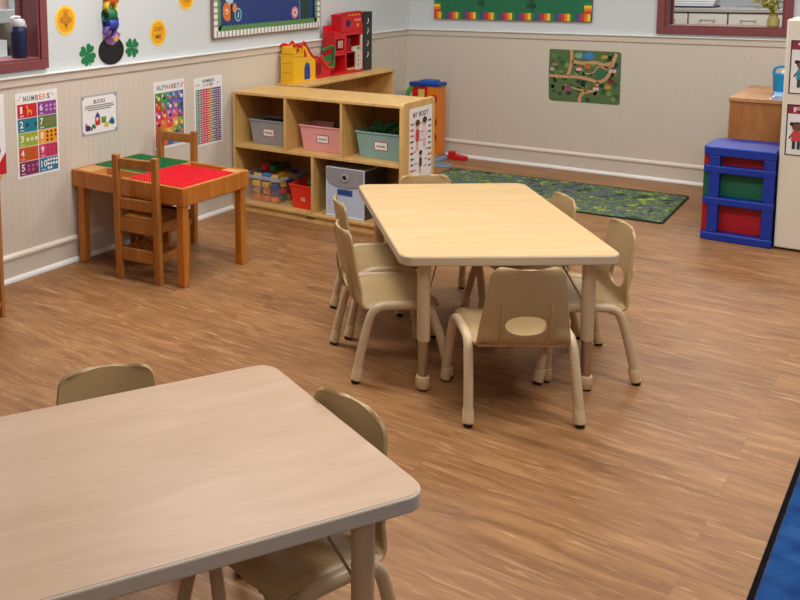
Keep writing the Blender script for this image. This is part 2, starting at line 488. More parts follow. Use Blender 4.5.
# ------------------------------------------------------------------ activity tables
def activity_table(label, loc, rz, w, l, h, top_m, edge_m_, ix=.096):
    """front-left corner at the origin, w along local x, l along local y"""
    t = thing('activity_table', label, 'table', loc, rz, 'activity tables')
    P = rrect(w, l, .05, 8, w / 2, l / 2)
    b = MB(); b.prism(rrect(w - .007, l - .007, .0465, 8, w / 2, l / 2), h - .006, h, top_m); b.build('tabletop', t, smooth=False)
    b = MB(); b.prism(P, h - .036, h - .0008, edge_m_); e = b.build('edge_band', t, bevel=.005, seg=3)
    e['label'] = 'taupe rounded edge band of the tabletop'
    iy = .063
    for sx, sy in ((ix, iy), (w - ix, iy), (ix, l - iy), (w - ix, l - iy)):
        b = MB(); b.lathe((sx, sy, 0), [(.0225, .19), (.0235, .196), (.0235, h - .037)], tan_leg, 24)
        lg = b.build('leg', t)
        b = MB(); b.lathe((sx, sy, 0), [(.0185, .05), (.0185, .192)], chrome, 20); b.build('leg_insert', lg)['label'] = 'steel height insert'
        b = MB(); b.lathe((sx, sy, 0), [(.024, .008), (.0265, .012), (.0255, .05), (.024, .054), (.0195, .055)], tan_cap, 24); b.lathe((sx, sy, 0), [(.019, 0), (.021, .0085)], black_r, 20)
        b.build('foot', lg)
        dx = 1 if sx < w / 2 else -1; dy = 1 if sy < l / 2 else -1
        b = MB(); b.tube([(sx + dx * .012, sy + dy * .018, .33), (sx + dx * .085, sy + dy * .125, h - .036)], .0035, chrome, 8)
        b.build('brace_rod', lg)
    return t
TH = R(37.868)
activity_table('maple-topped rectangular activity table with six chairs around it', (2.172 - .008 * math.cos(TH) + .008 * math.sin(TH), -4.231 - .008 * math.sin(TH) - .008 * math.cos(TH), 0), TH, .785, 1.149, .525, maple, edge_m)
NR = R(63.0)
activity_table('large maple-topped activity table in the foreground cut by the photo corner', (2.921 + .027 * math.cos(NR) - 1.133 * math.cos(NR), -5.599 + .027 * math.sin(NR) - 1.133 * math.sin(NR), 0), NR, 1.133, .682, .525, maple2, edge2_m, .117)

# ------------------------------------------------------------------ tan stacking chairs
def shell_mesh():
    prof = [(.140, .272), (.138, .284), (.128, .294), (.10, .299), (.06, .297), (0, .293), (-.06, .288), (-.105, .282), (-.135, .279), (-.158, .285), (-.170, .305),
            (-.178, .34), (-.185, .38), (-.192, .42), (-.200, .47), (-.207, .52), (-.212, .557)]
    # resample
    P = [Vector((0, y, z)) for y, z in prof]
    Q = []
    for i in range(len(P) - 1):
        p0 = P[max(i - 1, 0)]; p1 = P[i]; p2 = P[i + 1]; p3 = P[min(i + 2, len(P) - 1)]
        k = 4
        for j in range(k):
            t = j / k
            Q.append(.5 * ((2 * p1) + (-p0 + p2) * t + (2 * p0 - 5 * p1 + 4 * p2 - p3) * t * t + (-p0 + 3 * p1 - 3 * p2 + p3) * t ** 3))
    Q.append(P[-1])
    # extra rows near the two ends for the rounded corners
    S = [0]
    for i in range(1, len(Q)): S.append(S[-1] + (Q[i] - Q[i - 1]).length)
    Ltot = S[-1]
    def at(s):
        for i in range(1, len(S)):
            if s <= S[i] or i == len(S) - 1:
                t = (s - S[i - 1]) / (S[i] - S[i - 1]); return Q[i - 1].lerp(Q[i], t)
    ss = sorted(set([round(x, 5) for x in [0, .0008, .003, .007, .012, .018, .025] + [.035 + i * (Ltot - .07) / 84 for i in range(85)] + [Ltot - x for x in (.025, .018, .012, .007, .003, .0008, 0)]]))
    s_bend = S[8 * 4]          # where seat turns into back
    def hw(s):
        if s < s_bend: w = .168 + (.162 - .168) * (s / s_bend)
        else:
            t = (s - s_bend) / (Ltot - s_bend); w = .162 - .044 * t
        for e, rad in ((s, .04), (Ltot - s, .031)):
            if e < rad: w -= rad - math.sqrt(max(rad * rad - (rad - e) ** 2, 0))
        return w
    NX = 44
    vs = []; par = []
    for s in ss:
        c = at(s); w = hw(s)
        back = max(0, min(1, (s - s_bend) / .08))
        for j in range(NX + 1):
            x = -1 + 2 * j / NX
            a = abs(x)
            # seat: dished, edges roll; back: sides wrap slightly forward
            dz = (1 - back) * (.012 * a ** 3 - .016 * max(0, a - .86) / .14)
            dy = back * (.022 * a ** 2.2)
            vs.append([x * w, c.y + dy, c.z + dz]); par.append((x * w, s))
    def idx(i, j): return i * (NX + 1) + j
    # lumbar opening
    hc = None
    for s in ss:
        if at(s).z > .350 and s > s_bend: hc = s; break
    ra, rb = .068, .036
    def e(p): return (abs(p[0]) / ra) ** 2.2 + (abs(p[1] - hc) / rb) ** 2.2
    fs = []
    for i in range(len(ss) - 1):
        for j in range(NX):
            q = (idx(i, j), idx(i, j + 1), idx(i + 1, j + 1), idx(i + 1, j))
            if sum(e(par[k]) for k in q) / 4 < 1: continue
            fs.append(q)
    cnt = {}
    for q in fs:
        for a in range(4):
            k = tuple(sorted((q[a], q[(a + 1) % 4]))); cnt[k] = cnt.get(k, 0) + 1
    for k, c in cnt.items():
        if c == 1:
            for v in k:
                if e(par[v]) < 2.2 and par[v][1] > s_bend:
                    ev = e(par[v]) ** (1 / 2.2)
                    nx = par[v][0] / ev; nsv = hc + (par[v][1] - hc) / ev
                    c_ = at(nsv); a_ = abs(nx) / hw(nsv)
                    vs[v] = [nx, c_.y + .022 * a_ ** 2.2, c_.z]
    return vs, fs
def tan_chair(label, loc, rz):
    t = thing('stacking_chair', label, 'chair', loc, rz, 'tan stacking chairs')
    vs, fs = shell_mesh()
    b = MB(); b.add(vs, fs, tan_shell)
    o = b.build('seat_shell', t, ang=60)
    sd = o.modifiers.new('thick', 'SOLIDIFY'); sd.thickness = .009; sd.offset = 0
    bv = o.modifiers.new('bevel', 'BEVEL'); bv.width = .0028; bv.segments = 2; bv.limit_method = 'ANGLE'; bv.angle_limit = R(50)
    for sx in (-.082, .082):
        b = MB(); b.tube([(sx, -.162, .284), (sx, -.180, .31), (sx, -.190, .36), (sx, -.197, .40), (sx * .98, -.198, .435)], [.004, .006, .0055, .0045, .002], tan_shell, 8)
        b.build('rib', o)
    for s in (-1, 1):
        b = MB()
        path = [(s * .186, -.184, .03), (s * .181, -.157, .15), (s * .177, -.132, .240), (s * .175, -.116, .272), (s * .174, -.090, .287), (s * .173, -.05, .290),
                (s * .173, .045, .289), (s * .174, .075, .285), (s * .175, .098, .270), (s * .177, .114, .240), (s * .181, .144, .15), (s * .186, .172, .03)]
        b.tube(path, .0165, tan_leg, 14, smooth=5)
        lg = b.build('leg_frame', t)
        for y, sy in ((-.188, -1), (.176, 1)):
            d = Vector((s * .05, sy * .22, -1)).normalized()
            c = Vector((s * .187, y, 0))
            b = MB(); up = c - d * .062
            b.tube([c - d * .012, c - d * .014, c - d * .058, up], [.0185, .0200, .0190, .0175], tan_cap, 16)
            b.tube([c + Vector((0, 0, .0005)), c - d * .0135], [.0155, .0165], black_r, 14)
            b.build('foot', lg)
    b = MB()
    for y, z in ((-.105, .262), (.10, .268)):
        b.tube([(-.172, y, .272), (-.14, y, z), (-.11, y, z - .003), (.11, y, z - .003), (.14, y, z), (.172, y, .272)], .009, tan_leg, 10, smooth=3)
    b.build('cross_bar', t)
    return t
GC = 'tan stacking chairs'
def facing(a): return R(a - 90)
chair0 = tan_chair('tan stacking chair at the near short end of the far table, back toward the viewer', (2.495, -4.04, 0), facing(127))
for lab, x, y, a in (
        ('tan stacking chair tucked under the near right side of the far table', 2.55, -3.578, 217),
        ('tan stacking chair at the far right side of the far table, nearest the road rug', 2.233, -3.278, 221),
        ('tan stacking chair on the left of the far table, nearer to the viewer', 1.988, -3.972, 44),
        ('tan stacking chair on the left of the far table, beside the wooden cubby shelf', 1.762, -3.621, 41),
        ('tan stacking chair at the far short end of the far table below the body chart', 1.825, -3.2625, -51),
        ('tan stacking chair at the right end of the foreground table', 2.587, -5.582, -108),
        ('tan stacking chair behind the back edge of the foreground table', 2.226, -5.720, -33.4)):
    dup(chair0, (x, y, 0), facing(a), lab)

# ------------------------------------------------------------------ wooden building-brick table
def brick_table():
    x0, x1, y0, y1, h = .008, .796, -3.836, -3.30, .506
    t = thing('brick_play_table', 'honey wood play table with green and red studded building plates', 'table', (0, 0, 0))
    b = MB(); th = .022; ap = .092
    b.bb((x0, y0, h - ap), (x1, y0 + th, h), honey); b.bb((x0, y1 - th, h - ap), (x1, y1, h), honey)
    b.bb((x0, y0 + th, h - ap), (x0 + th, y1 - th, h), honey); b.bb((x1 - th, y0 + th, h - ap), (x1, y1 - th, h), honey)
    b.build('apron', t, bevel=.006, seg=3)
    b = MB(); b.bb((x0 + th, y0 + th, h - .06), (x1 - th, y1 - th, h - .05), honey)
    b.build('tray_floor', t, smooth=False)
    xm = .405; ys = -3.70   # rails between the plates and the wells
    b = MB()
    b.bb((x0 + th, -3.692, h - .05), (xm, -3.680, h - .002), honey_l)
    b.build('divider_rail', t, smooth=False); b = MB(); b.bb((xm, -3.402, h - .05), (x1 - th, -3.390, h - .002), honey_l); b.build('divider_rail', t, smooth=False); b = MB()
    b.bb((xm - .006, y0 + th, h - .05), (xm + .006, y1 - th, h - .002), honey_l)
    b.build('divider_rail', t, smooth=False)
    b = MB()
    b.bb((x0 + th, y0 + th, h - .05), (x0 + .125, -3.692, h - .003), honey_l); b.build('corner_block', t, smooth=False); b = MB(); b.bb((x1 - .125, -3.390, h - .05), (x1 - th, y1 - th, h - .003), honey_l)
    b.build('corner_block', t, smooth=False)
    def plate(xa, xb, ya, yb, m, name):
        q = MB(); q.bb((xa, ya, h - .05), (xb, yb, h + .001), m)
        nx = int((xb - xa) / .016); ny = int((yb - ya) / .016)
        for i in range(nx):
            for j in range(ny):
                cx = xa + (i + .5) * (xb - xa) / nx; cy = ya + (j + .5) * (yb - ya) / ny
                vs = []
                for zz in (h + .001, h + .0055):
                    for k in range(6):
                        vs.append((cx + .0048 * math.cos(k * PI / 3), cy + .0048 * math.sin(k * PI / 3), zz))
                q.add(vs, [(k, (k + 1) % 6, 6 + (k + 1) % 6, 6 + k) for k in range(6)] + [(6, 7, 8, 9, 10, 11)], m)
        o = q.build(name, t, smooth=False); return o
    plate(x0 + th, xm - .006, -3.680, y1 - th, green_p, 'stud_plate')['label'] = 'green studded plate'
    plate(xm + .006, x1 - th, y0 + th, -3.402, mat('bright_red_plate', (232, 18, 44), .4), 'stud_plate')['label'] = 'red studded plate'
    for x, y in ((x0 + .052, y0 + .034), (x1 - .034, y0 + .034), (x1 - .034, y1 - .034), (x0 + .052, y1 - .034)):
        q = MB(); q.box((x, y, (h - ap + .01) / 2), (.044, .044, h - ap + .01), honey); q.build('leg', t, bevel=.005)
    b = MB(); b.lathe((x1 - .002, y0 + .03, h - .04), [(.006, 0), (.006, .004)], chrome, 10, 'x'); b.build('bolt', t)
brick_table()

def kid_chair(label, loc, rz):
    """ladder-back child's chair; faces local +y"""
    t = thing('ladder_back_chair', label, 'chair', loc, rz, 'small wooden ladder-back chairs')
    w, d = .137, .13
    for s in (-1, 1):
        b = MB(); x = s * (w - .017)
        b.hexa([(x - .017, -d - .022, 0), (x + .017, -d - .022, 0), (x + .017, -d + .014, 0), (x - .017, -d + .014, 0),
                (x - .017, -d - .036, .645), (x + .017, -d - .036, .645), (x + .017, -d - .006, .645), (x - .017, -d - .006, .645)], chairw)
        b.build('back_post', t, bevel=.004)
        b = MB(); b.box((x, d - .017, .152), (.034, .034, .304), chairw); b.build('front_leg', t, bevel=.004)
        b = MB(); b.box((x, 0, .13), (.018, 2 * d - .05, .035), chairw); b.build('side_rail', t, bevel=.003); b = MB(); b.box((x, 0, .285), (.018, 2 * d - .05, .05), chairw)
        b.build('side_rail', t, bevel=.003)
    iw = 2 * (w - .034)
    for z, hh, y in ((.603, .05, -d - .019), (.395, .055, -d - .012)):
        b = MB(); b.box((0, y, z), (iw + .006, .02, hh), chairw); b.build('back_slat', t, bevel=.004)
    b = MB(); b.box((0, -d - .006, .135), (iw + .006, .02, .065), chairw); b.build('stretcher', t, bevel=.003); b = MB(); b.box((0, d - .017, .10), (iw + .006, .02, .05), chairw); b.build('stretcher', t, bevel=.003)
    b = MB(); b.box((0, -d - .008, .285), (iw + .006, .022, .07), chairw); b.build('seat_rail', t, bevel=.003); b = MB(); b.box((0, d - .017, .28), (iw + .006, .02, .045), chairw); b.build('seat_rail', t, bevel=.003)
    b = MB(); b.box((0, .012, .315), (iw - .002, 2 * d + .03, .022), chairw); b.box((0, d - .012, .315), (2 * w, .05, .022), chairw); b.build('seat', t, bevel=.005)
    return t
kc = kid_chair('wooden ladder-back child chair drawn up to the near side of the brick table', (.513, -3.738, 0), R(7))
dup(kc, (.203, -3.33, 0), R(184), 'wooden ladder-back child chair on the far side of the brick table below the alphabet poster')

# ------------------------------------------------------------------ cubby shelf
CY = -2.442
def cubby():
    t = thing('cubby_shelf', 'pale birch cubby shelf with five compartments jutting out from the left wall', 'shelf', (0, 0, 0))
    x0, x1, yf, yb, h = .027, 1.238, CY, CY + .405, .775
    b = MB(); b.bb((x0, yf, 0), (x0 + .018, yb, h), birch); b.build('side_panel', t, bevel=.003)
    b = MB()
    b.prism(rrect(yb - yf + .004, h + .012, .03, 6, (yf + yb) / 2, (h + .012) / 2), x1 - .022, x1, birch, lambda a, c, hh: (hh, a, c))
    b.build('side_panel', t, bevel=.004)
    b = MB(); b.bb((x0 + .018, yf, h - .018), (x1 - .022, yb, h), birch); b.build('top', t, bevel=.003)
    b = MB(); b.bb((x0 + .018, yf, .412), (x1 - .022, yb - .01, .43), birch); b.build('shelf', t, bevel=.002)
    b = MB(); b.bb((x0 + .018, yf, .042), (x1 - .022, yb - .01, .060), birch); b.build('shelf', t, bevel=.002)
    b = MB(); b.bb((x0 + .018, yf + .012, 0), (x1 - .022, yf + .03, .042), birch)
    # small dark maker's stamp on the plinth
    for i, wd in enumerate((.010, .014, .008, .012, .012)):
        b.box((.585 + i * .013, yf + .0115, .026), (wd * .75, .001, .010), ink)
    b.build('plinth', t, smooth=False)
    for x in (.424, .826):
        b = MB(); b.bb((x, yf, .43), (x + .016, yb - .01, h - .018), birch); b.build('divider', t, bevel=.002)
    b = MB(); b.bb((.624, yf, .06), (.640, yb - .01, .412), birch); b.build('divider', t, bevel=.002)
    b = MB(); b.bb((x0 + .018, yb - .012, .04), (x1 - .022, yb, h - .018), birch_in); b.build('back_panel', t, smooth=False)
cubby()

def tub(name, label, cx, cy, z0, wt, wb, dt, db, h, m, lab_m=None, text=None, rimw=.004, cat='bin', group='labelled plastic tubs on the top row of the cubby'):
    t = thing(name, label, cat, (cx, cy, z0), 0, group)
    b = MB(); th = .004
    o = [(-wb / 2, -db / 2, 0), (wb / 2, -db / 2, 0), (wb / 2, db / 2, 0), (-wb / 2, db / 2, 0), (-wt / 2, -dt / 2, h), (wt / 2, -dt / 2, h), (wt / 2, dt / 2, h), (-wt / 2, dt / 2, h)]
    i = [(x - math.copysign(th, x), y - math.copysign(th, y), z + (th if z == 0 else 0)) for x, y, z in o]
    b.add(o + i, [(3, 2, 1, 0), (0, 1, 5, 4), (1, 2, 6, 5), (2, 3, 7, 6), (3, 0, 4, 7), (8, 9, 10, 11), (8, 12, 13, 9), (9, 13, 14, 10), (10, 14, 15, 11), (11, 15, 12, 8),
                  (4, 5, 13, 12), (5, 6, 14, 13), (6, 7, 15, 14), (7, 4, 12, 15)], m)
    b.build('tub', t, smooth=False, bevel=.002)
    b = MB(); r = rimw
    for a, c in (((-wt / 2 - r, -dt / 2 - r), (wt / 2 + r, -dt / 2)), ((-wt / 2 - r, dt / 2), (wt / 2 + r, dt / 2 + r)), ((-wt / 2 - r, -dt / 2), (-wt / 2, dt / 2)), ((wt / 2, -dt / 2), (wt / 2 + r, dt / 2))):
        b.bb((a[0], a[1], h - .010), (c[0], c[1], h), m)
    b.build('rim', t, smooth=False, bevel=.002)
    if text:
        sl = (dt - db) / 2 / h
        zz = h * .5
        yy = -(db / 2 + sl * zz) - .001
        ang = math.atan(sl)
        mp = lambda u, v, d: (u + .012, yy - d * .0008 - (v * math.sin(ang)), zz + v * math.cos(ang))
        q = MB(mp)
        q.rect(-.045, -.027, .045, .027, cm((176, 60, 72)), 0); q.rect(-.040, -.022, .040, .022, white_p, 1)
        q.text(text, 0, 0, .013, ink, 2, w=.056)
        q.build('name_label', t, smooth=False)['label'] = 'white label with a red border'
    return t
grey_t = mat('grey_tub', (152, 154, 158), .5); pink_t = mat('pink_tub', (234, 166, 166), .5); teal_t = mat('teal_tub', (136, 172, 168), .5)
TY = CY + .185
tub('storage_tub', 'grey plastic tub of dark blocks in the left top compartment of the cubby', .232, TY, .431, .272, .235, .19, .16, .16, grey_t, text='LEGOS' if False else 'blocks')
tub('storage_tub', 'pink plastic tub in the middle top compartment of the cubby', .636, TY, .431, .305, .262, .19, .16, .158, pink_t, text='people')
tub('storage_tub', 'teal plastic tub with green toys in the right top compartment of the cubby', 1.036, TY, .431, .305, .262, .19, .16, .158, teal_t, text='animals')

def pile(name, label, cx, cy, z, w, d, n, cols, s, group, seed, layers=2, cat='toy'):
    """individual loose blocks heaped in a tub"""
    rg = random.Random(seed)
    k = 0
    gx = max(1, int(w / (s * 1.25))); gy = max(1, int(d / (s * 1.25)))
    spots = [(i, j, l) for l in range(layers) for i in range(gx) for j in range(gy)]
    rg.shuffle(spots) if layers == 1 else None
    for i, j, l in spots[:n]:
        m = rg.choice(cols)
        x = cx - w / 2 + (i + .5) * w / gx + rg.uniform(-.004, .004); y = cy - d / 2 + (j + .5) * d / gy + rg.uniform(-.004, .004)
        b = MB(); sx = s * rg.uniform(.85, 1.05); sy = s * rg.uniform(.7, .95); sz = s * rg.uniform(.6, .85)
        b.bb((-sx / 2, -sy / 2, 0), (sx / 2, sy / 2, sz), m)
        for a in (-.25, .25):
            b.lathe((a * sx, 0, sz), [(s * .14, 0), (s * .14, s * .1)], m, 8)
        o = b.build(name, None, bevel=.002, loc=(x, y, z + l * s * .88), rz=rg.uniform(-.5, .5))
        o.rotation_euler.x = 0 if l == 0 else rg.uniform(-.3, .3); o.rotation_euler.y = 0 if l == 0 else rg.uniform(-.25, .25)
        tag(o, label, cat, group); k += 1
dk = [dark_p, mat('dark_grey_toy', (58, 60, 66), .5), mat('near_black_toy', (34, 34, 38), .5)]
gr = [mat('deep_green_toy', (18, 92, 50), .45), mat('leaf_green_toy', (40, 120, 56), .45), mat('dark_green_toy', (14, 62, 40), .45)]
pile('toy_block', 'dark toy block heaped in the grey tub on the cubby', .232, TY, .437, .215, .14, 40, dk, .042, 'dark blocks in the grey tub', 3, 4)
pile('toy_block', 'dark toy block lying in the pink tub on the cubby', .65, TY, .437, .235, .14, 36, dk, .046, 'dark blocks in the pink tub', 4, 3)
# one darker arched piece that stands up at the back right of the pink tub
b = MB(); b.prism([(-.06, 0), (-.06, .03), (-.045, .062), (-.015, .08), (.02, .08), (.045, .062), (.06, .03), (.06, 0)], -.02, .02, dk[1], lambda a, c, h: (a, h, c))
tag(b.build('toy_block', None, bevel=.003, loc=(.712, TY + .035, .54)), 'dark rounded toy standing up at the right of the pink tub', 'toy')
pile('toy_block', 'dark toy block lying low in the teal tub under the green toys', 1.036, TY, .437, .235, .14, 30, dk, .046, 'dark blocks in the teal tub', 5, 3)
def green_animal(x, y, z, s, rz, m, label):
    b = MB()
    b.tube([(-.055 * s, 0, .035 * s), (-.02 * s, 0, .045 * s), (.025 * s, 0, .042 * s), (.05 * s, 0, .06 * s), (.075 * s, 0, .066 * s)], [.008 * s, .024 * s, .022 * s, .014 * s, .01 * s], m, 10, smooth=3)
    b.ball((.07 * s, 0, .07 * s), (.02 * s, .014 * s, .014 * s), m)
    for a in (-.02, .03):
        for c in (-.014, .014): b.tube([(a * s, c * s, .04 * s), (a * s, c * 1.3 * s, .0)], .008 * s, m, 8)
    b.tube([(-.05 * s, 0, .036 * s), (-.085 * s, 0, .02 * s)], [.012 * s, .003 * s], m, 8)
    for k in range(5): b.ball(((-.03 + .016 * k) * s, 0, (.062 + .004 * math.sin(k)) * s), (.008 * s, .004 * s, .014 * s), m, 8, 6)
    return tag(b.build('toy_dinosaur', None, loc=(x, y, z), rz=rz), label, 'toy', 'green toys in the teal tub')
green_animal(1.00, TY - .02, .555, 1.15, .3, gr[0], 'dark green toy dinosaur at the left of the teal tub')
green_animal(1.115, TY + .01, .557, 1.05, 2.7, gr[1], 'leaf green toy dinosaur at the right of the teal tub')

# clear container with coloured bricks
clear = mat('clear_plastic', (225, 230, 236), .12, alpha=.13)
clear_rim = mat('frosted_rim', (186, 194, 204), .3, alpha=.6)
def clear_box():
    cx, cy, z0 = .226, CY + .20, .061
    t = thing('clear_storage_box', 'clear plastic box of coloured bricks on the bottom shelf of the cubby', 'bin', (cx, cy, z0))
    wt, wb, dt, db, h = .285, .25, .34, .315, .178
    o = [(-wb / 2, -db / 2, 0), (wb / 2, -db / 2, 0), (wb / 2, db / 2, 0), (-wb / 2, db / 2, 0), (-wt / 2, -dt / 2, h), (wt / 2, -dt / 2, h), (wt / 2, dt / 2, h), (-wt / 2, dt / 2, h)]
    b = MB(); b.add(o, [(3, 2, 1, 0), (0, 1, 5, 4), (1, 2, 6, 5), (2, 3, 7, 6), (3, 0, 4, 7)], clear); b.build('tub', t, smooth=False)
    b = MB()
    for a, c in (((-wt / 2 - .008, -dt / 2 - .008), (wt / 2 + .008, -dt / 2)), ((-wt / 2 - .008, dt / 2), (wt / 2 + .008, dt / 2 + .008)), ((-wt / 2 - .008, -dt / 2), (-wt / 2, dt / 2)), ((wt / 2, -dt / 2), (wt / 2 + .008, dt / 2))):
        b.bb((a[0], a[1], h - .022), (c[0], c[1], h), clear_rim)
    b.build('rim', t, smooth=False, bevel=.002)
    cols = [red_p, yellow_p, yellow_p, yellow_p, blue_p, green_p, orange_p, orange_p, mat('sky_toy', (70, 130, 190), .45), mat('tan_toy', (206, 170, 110), .45), mat('steel_toy', (96, 116, 150), .45), mat('purple_toy', (112, 70, 130), .45)]
    pile('toy_brick', 'coloured building brick heaped in the clear box on the cubby', cx, cy, z0 + .004, .222, .29, 75, cols, .052, 'coloured bricks in the clear box', 11, 4)
    pile('toy_brick', 'green building brick at the top of the clear box on the cubby', cx + .0, cy, z0 + .004 + 4 * .052 * .88 + .008, .12, .20, 8, gr + gr + [red_p], .046, 'green bricks on top of the clear box', 12, 1)
clear_box()
rt = tub('storage_tub', 'small red plastic tub on the bottom shelf beside the clear box', .527, CY + .14, .061, .185, .14, .185, .15, .153, mat('red_tub', (232, 52, 26), .45), group='labelled plastic tubs on the bottom row of the cubby')
rt_y = -.0845
q = MB(lambda u, v, d: (u + .005, -.0845 - d * .0008 - v * .114, .062 + v)); q.text('10', 0, 0, .026, white_p, 0); q.build('number_label', rt, smooth=False)
pile('toy_block', 'green toy block poking out of the small red tub', .54, CY + .14, .067, .12, .125, 18, gr + [dark_p, mat('lime_toy', (110, 160, 50), .45)], .052, 'green blocks in the red tub', 21, 4)

def fabric_cube():
    x, y, z = .847, CY + .18, .061
    t = thing('storage_cube', 'translucent grey-blue storage cube with a round grommet and blue label', 'bin', (x, y, z))
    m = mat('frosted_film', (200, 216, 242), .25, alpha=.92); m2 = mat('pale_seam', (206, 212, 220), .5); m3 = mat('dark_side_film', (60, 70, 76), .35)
    flapm = mat('grey_flap', (150, 150, 158), .4)
    b = MB(); w, d, h = .255, .30, .300
    b.bb((-w / 2, -d / 2, 0), (w / 2, -d / 2 + .006, h), m); b.bb((-w / 2, d / 2 - .006, 0), (w / 2, d / 2, h), m)
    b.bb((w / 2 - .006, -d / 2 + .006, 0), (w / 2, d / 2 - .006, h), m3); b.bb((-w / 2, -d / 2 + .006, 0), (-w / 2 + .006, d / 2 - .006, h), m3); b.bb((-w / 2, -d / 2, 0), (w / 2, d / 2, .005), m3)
    b.build('body', t, smooth=False)
    b = MB()
    for xx in (-w / 2, w / 2):
        b.tube([(xx, -d / 2, 0), (xx, -d / 2, h)], .005, m2, 8)
    b.tube([(-w / 2, -d / 2, h), (w / 2, -d / 2, h)], .005, m2, 8); b.tube([(-w / 2, -d / 2, .004), (w / 2, -d / 2, .004)], .006, m2, 8)
    b.tube([(w / 2, -d / 2, h), (w / 2, d / 2, h)], .005, m2, 8); b.tube([(-w / 2, -d / 2, h), (-w / 2, d / 2, h)], .005, m2, 8)
    b.build('piping', t)
    b = MB(); b.bb((-w / 2, -d / 2, h), (w / 2, d / 2, h + .004), flapm); b.build('lid', t, smooth=False)
    b = MB(); P = [(-w / 2, h), (-w / 2, h - .075), (-w / 2 + .04, h - .105), (0, h - .118), (w / 2 - .04, h - .105), (w / 2, h - .075), (w / 2, h)]
    b.prism(P, -d / 2 - .005, -d / 2 - .001, flapm, lambda a, c, hh: (a, hh, c)); b.build('flap', t, smooth=False)
    b = MB(); n = 20
    b.tube([(.02 * math.cos(2 * PI * i / n), -d / 2 - .007, h - .055 + .02 * math.sin(2 * PI * i / n)) for i in range(n + 1)], .006, mat('silver_ring', (200, 200, 202), .3, .6), 8)
    b.lathe((0, -d / 2 - .0055, h - .055), [(.017, -.0005), (.017, 0)], ink, 16, 'y'); b.build('grommet', t)
    q = MB(lambda u, v, d_: (u, -d / 2 - .0015 - d_ * .0006, h - .145 + v)); q.rect(-.052, -.018, .052, .018, cm((44, 84, 156)), 1); q.text('blocks', 0, 0, .012, cm((24, 40, 84)), 2, w=.07); q.build('name_label', t, smooth=False)['label'] = 'blue label'
fabric_cube()

# ------------------------------------------------------------------ posters
def sheet(w, h, mp, m=white_p):
    q = MB(mp); t0, t1 = -3, 0
    vs = [mp(0, 0, t0), mp(w, 0, t0), mp(w, h, t0), mp(0, h, t0), mp(0, 0, t1), mp(w, 0, t1), mp(w, h, t1), mp(0, h, t1)]
    q.add(vs, [(3, 2, 1, 0), (4, 5, 6, 7), (0, 1, 5, 4), (1, 2, 6, 5), (2, 3, 7, 6), (3, 0, 4, 7)], m)
    return q
WX = .0072
def numbers_poster():
    w, h = .282, .438
    q = sheet(w, h, on_left(-4.197, .513, WX))
    cols = [(224, 60, 60), (40, 120, 150), (226, 100, 60), (226, 140, 60), (224, 70, 90), (120, 60, 130), (60, 90, 150)]
    cols = [(96, 92, 100), (60, 110, 150), (40, 130, 140), (205, 70, 80), (226, 120, 50), (230, 160, 60), (70, 70, 96)]
    x = .062
    for ch, c in zip('NUMBERS', cols):
        q.text(ch, x, h - .032, .027, cm(c), 2, w=.019); x += .026
    for sx, sy, c in ((.022, h - .034, (220, 120, 60)), (.252, h - .03, (220, 90, 90)), (.24, h - .02, (90, 150, 90)), (.03, h - .02, (90, 150, 170))): q.disc(sx, sy, .004, cm(c), 1)
    tiles = [(206, 24, 40), (26, 124, 150), (156, 176, 50), (206, 80, 30), (130, 40, 96)], [(140, 60, 150), (92, 128, 66), (234, 160, 30), (206, 56, 110), (22, 124, 166)]
    word = ['one', 'two', 'three', 'four', 'five', 'six', 'seven', 'eight', 'nine', 'ten']
    tw, tt = .127, .071
    for c in range(2):
        for r in range(5):
            n = c * 5 + r + 1
            x0 = .012 + c * (tw + .005); y1 = h - .058 - r * (tt + .003); y0 = y1 - tt
            q.rect(x0, y0, x0 + tw, y1, cm(tiles[c][r]), 1)
            q.text(str(n), x0 + (.024 if n < 10 else .032), y0 + .042, .036, white_p, 2, w=(.014 if n == 1 else .022) if n < 10 else .042)
            q.text(word[n - 1], x0 + .026, y0 + .011, .008, white_p, 2, w=.026)
            ic = cm([(240, 150, 30), (20, 70, 90), (220, 224, 190), (160, 120, 40), (186, 120, 160), (206, 170, 214), (150, 110, 90), (70, 30, 20), (176, 40, 60), (240, 240, 240)][n - 1])
            k = {1: 1, 2: 2, 3: 3, 4: 4, 5: 5, 6: 6, 7: 7, 8: 8, 9: 9, 10: 10}[n]
            if n == 1:
                bx = x0 + .078
                q.poly([(bx - .016, y0 + .010), (bx - .010, y0 + .010), (bx - .008, y0 + .026), (bx + .008, y0 + .026), (bx + .010, y0 + .010), (bx + .016, y0 + .010), (bx + .016, y0 + .036), (bx - .006, y0 + .040), (bx - .010, y0 + .062), (bx - .024, y0 + .060), (bx - .024, y0 + .054), (bx - .016, y0 + .052)], ic, 2)
            else:
                nc = {2: 2, 3: 3, 4: 2, 5: 3, 6: 3, 7: 4, 8: 3, 9: 3, 10: 4}[n]
                for i in range(k):
                    cx = x0 + .060 + (i % nc) * (.056 / max(nc - 1, 1)); nr = (k + nc - 1) // nc
                    cy = y0 + .036 + ((nr - 1) / 2 - i // nc) * .021
                    q.disc(cx, cy, .0075 if k > 3 else .011, ic, 2, n=10)
    tag(q.build('poster', None, smooth=False), 'white numbers poster with ten bright tiles on the left wall', 'poster', 'posters on the left wall')
numbers_poster()
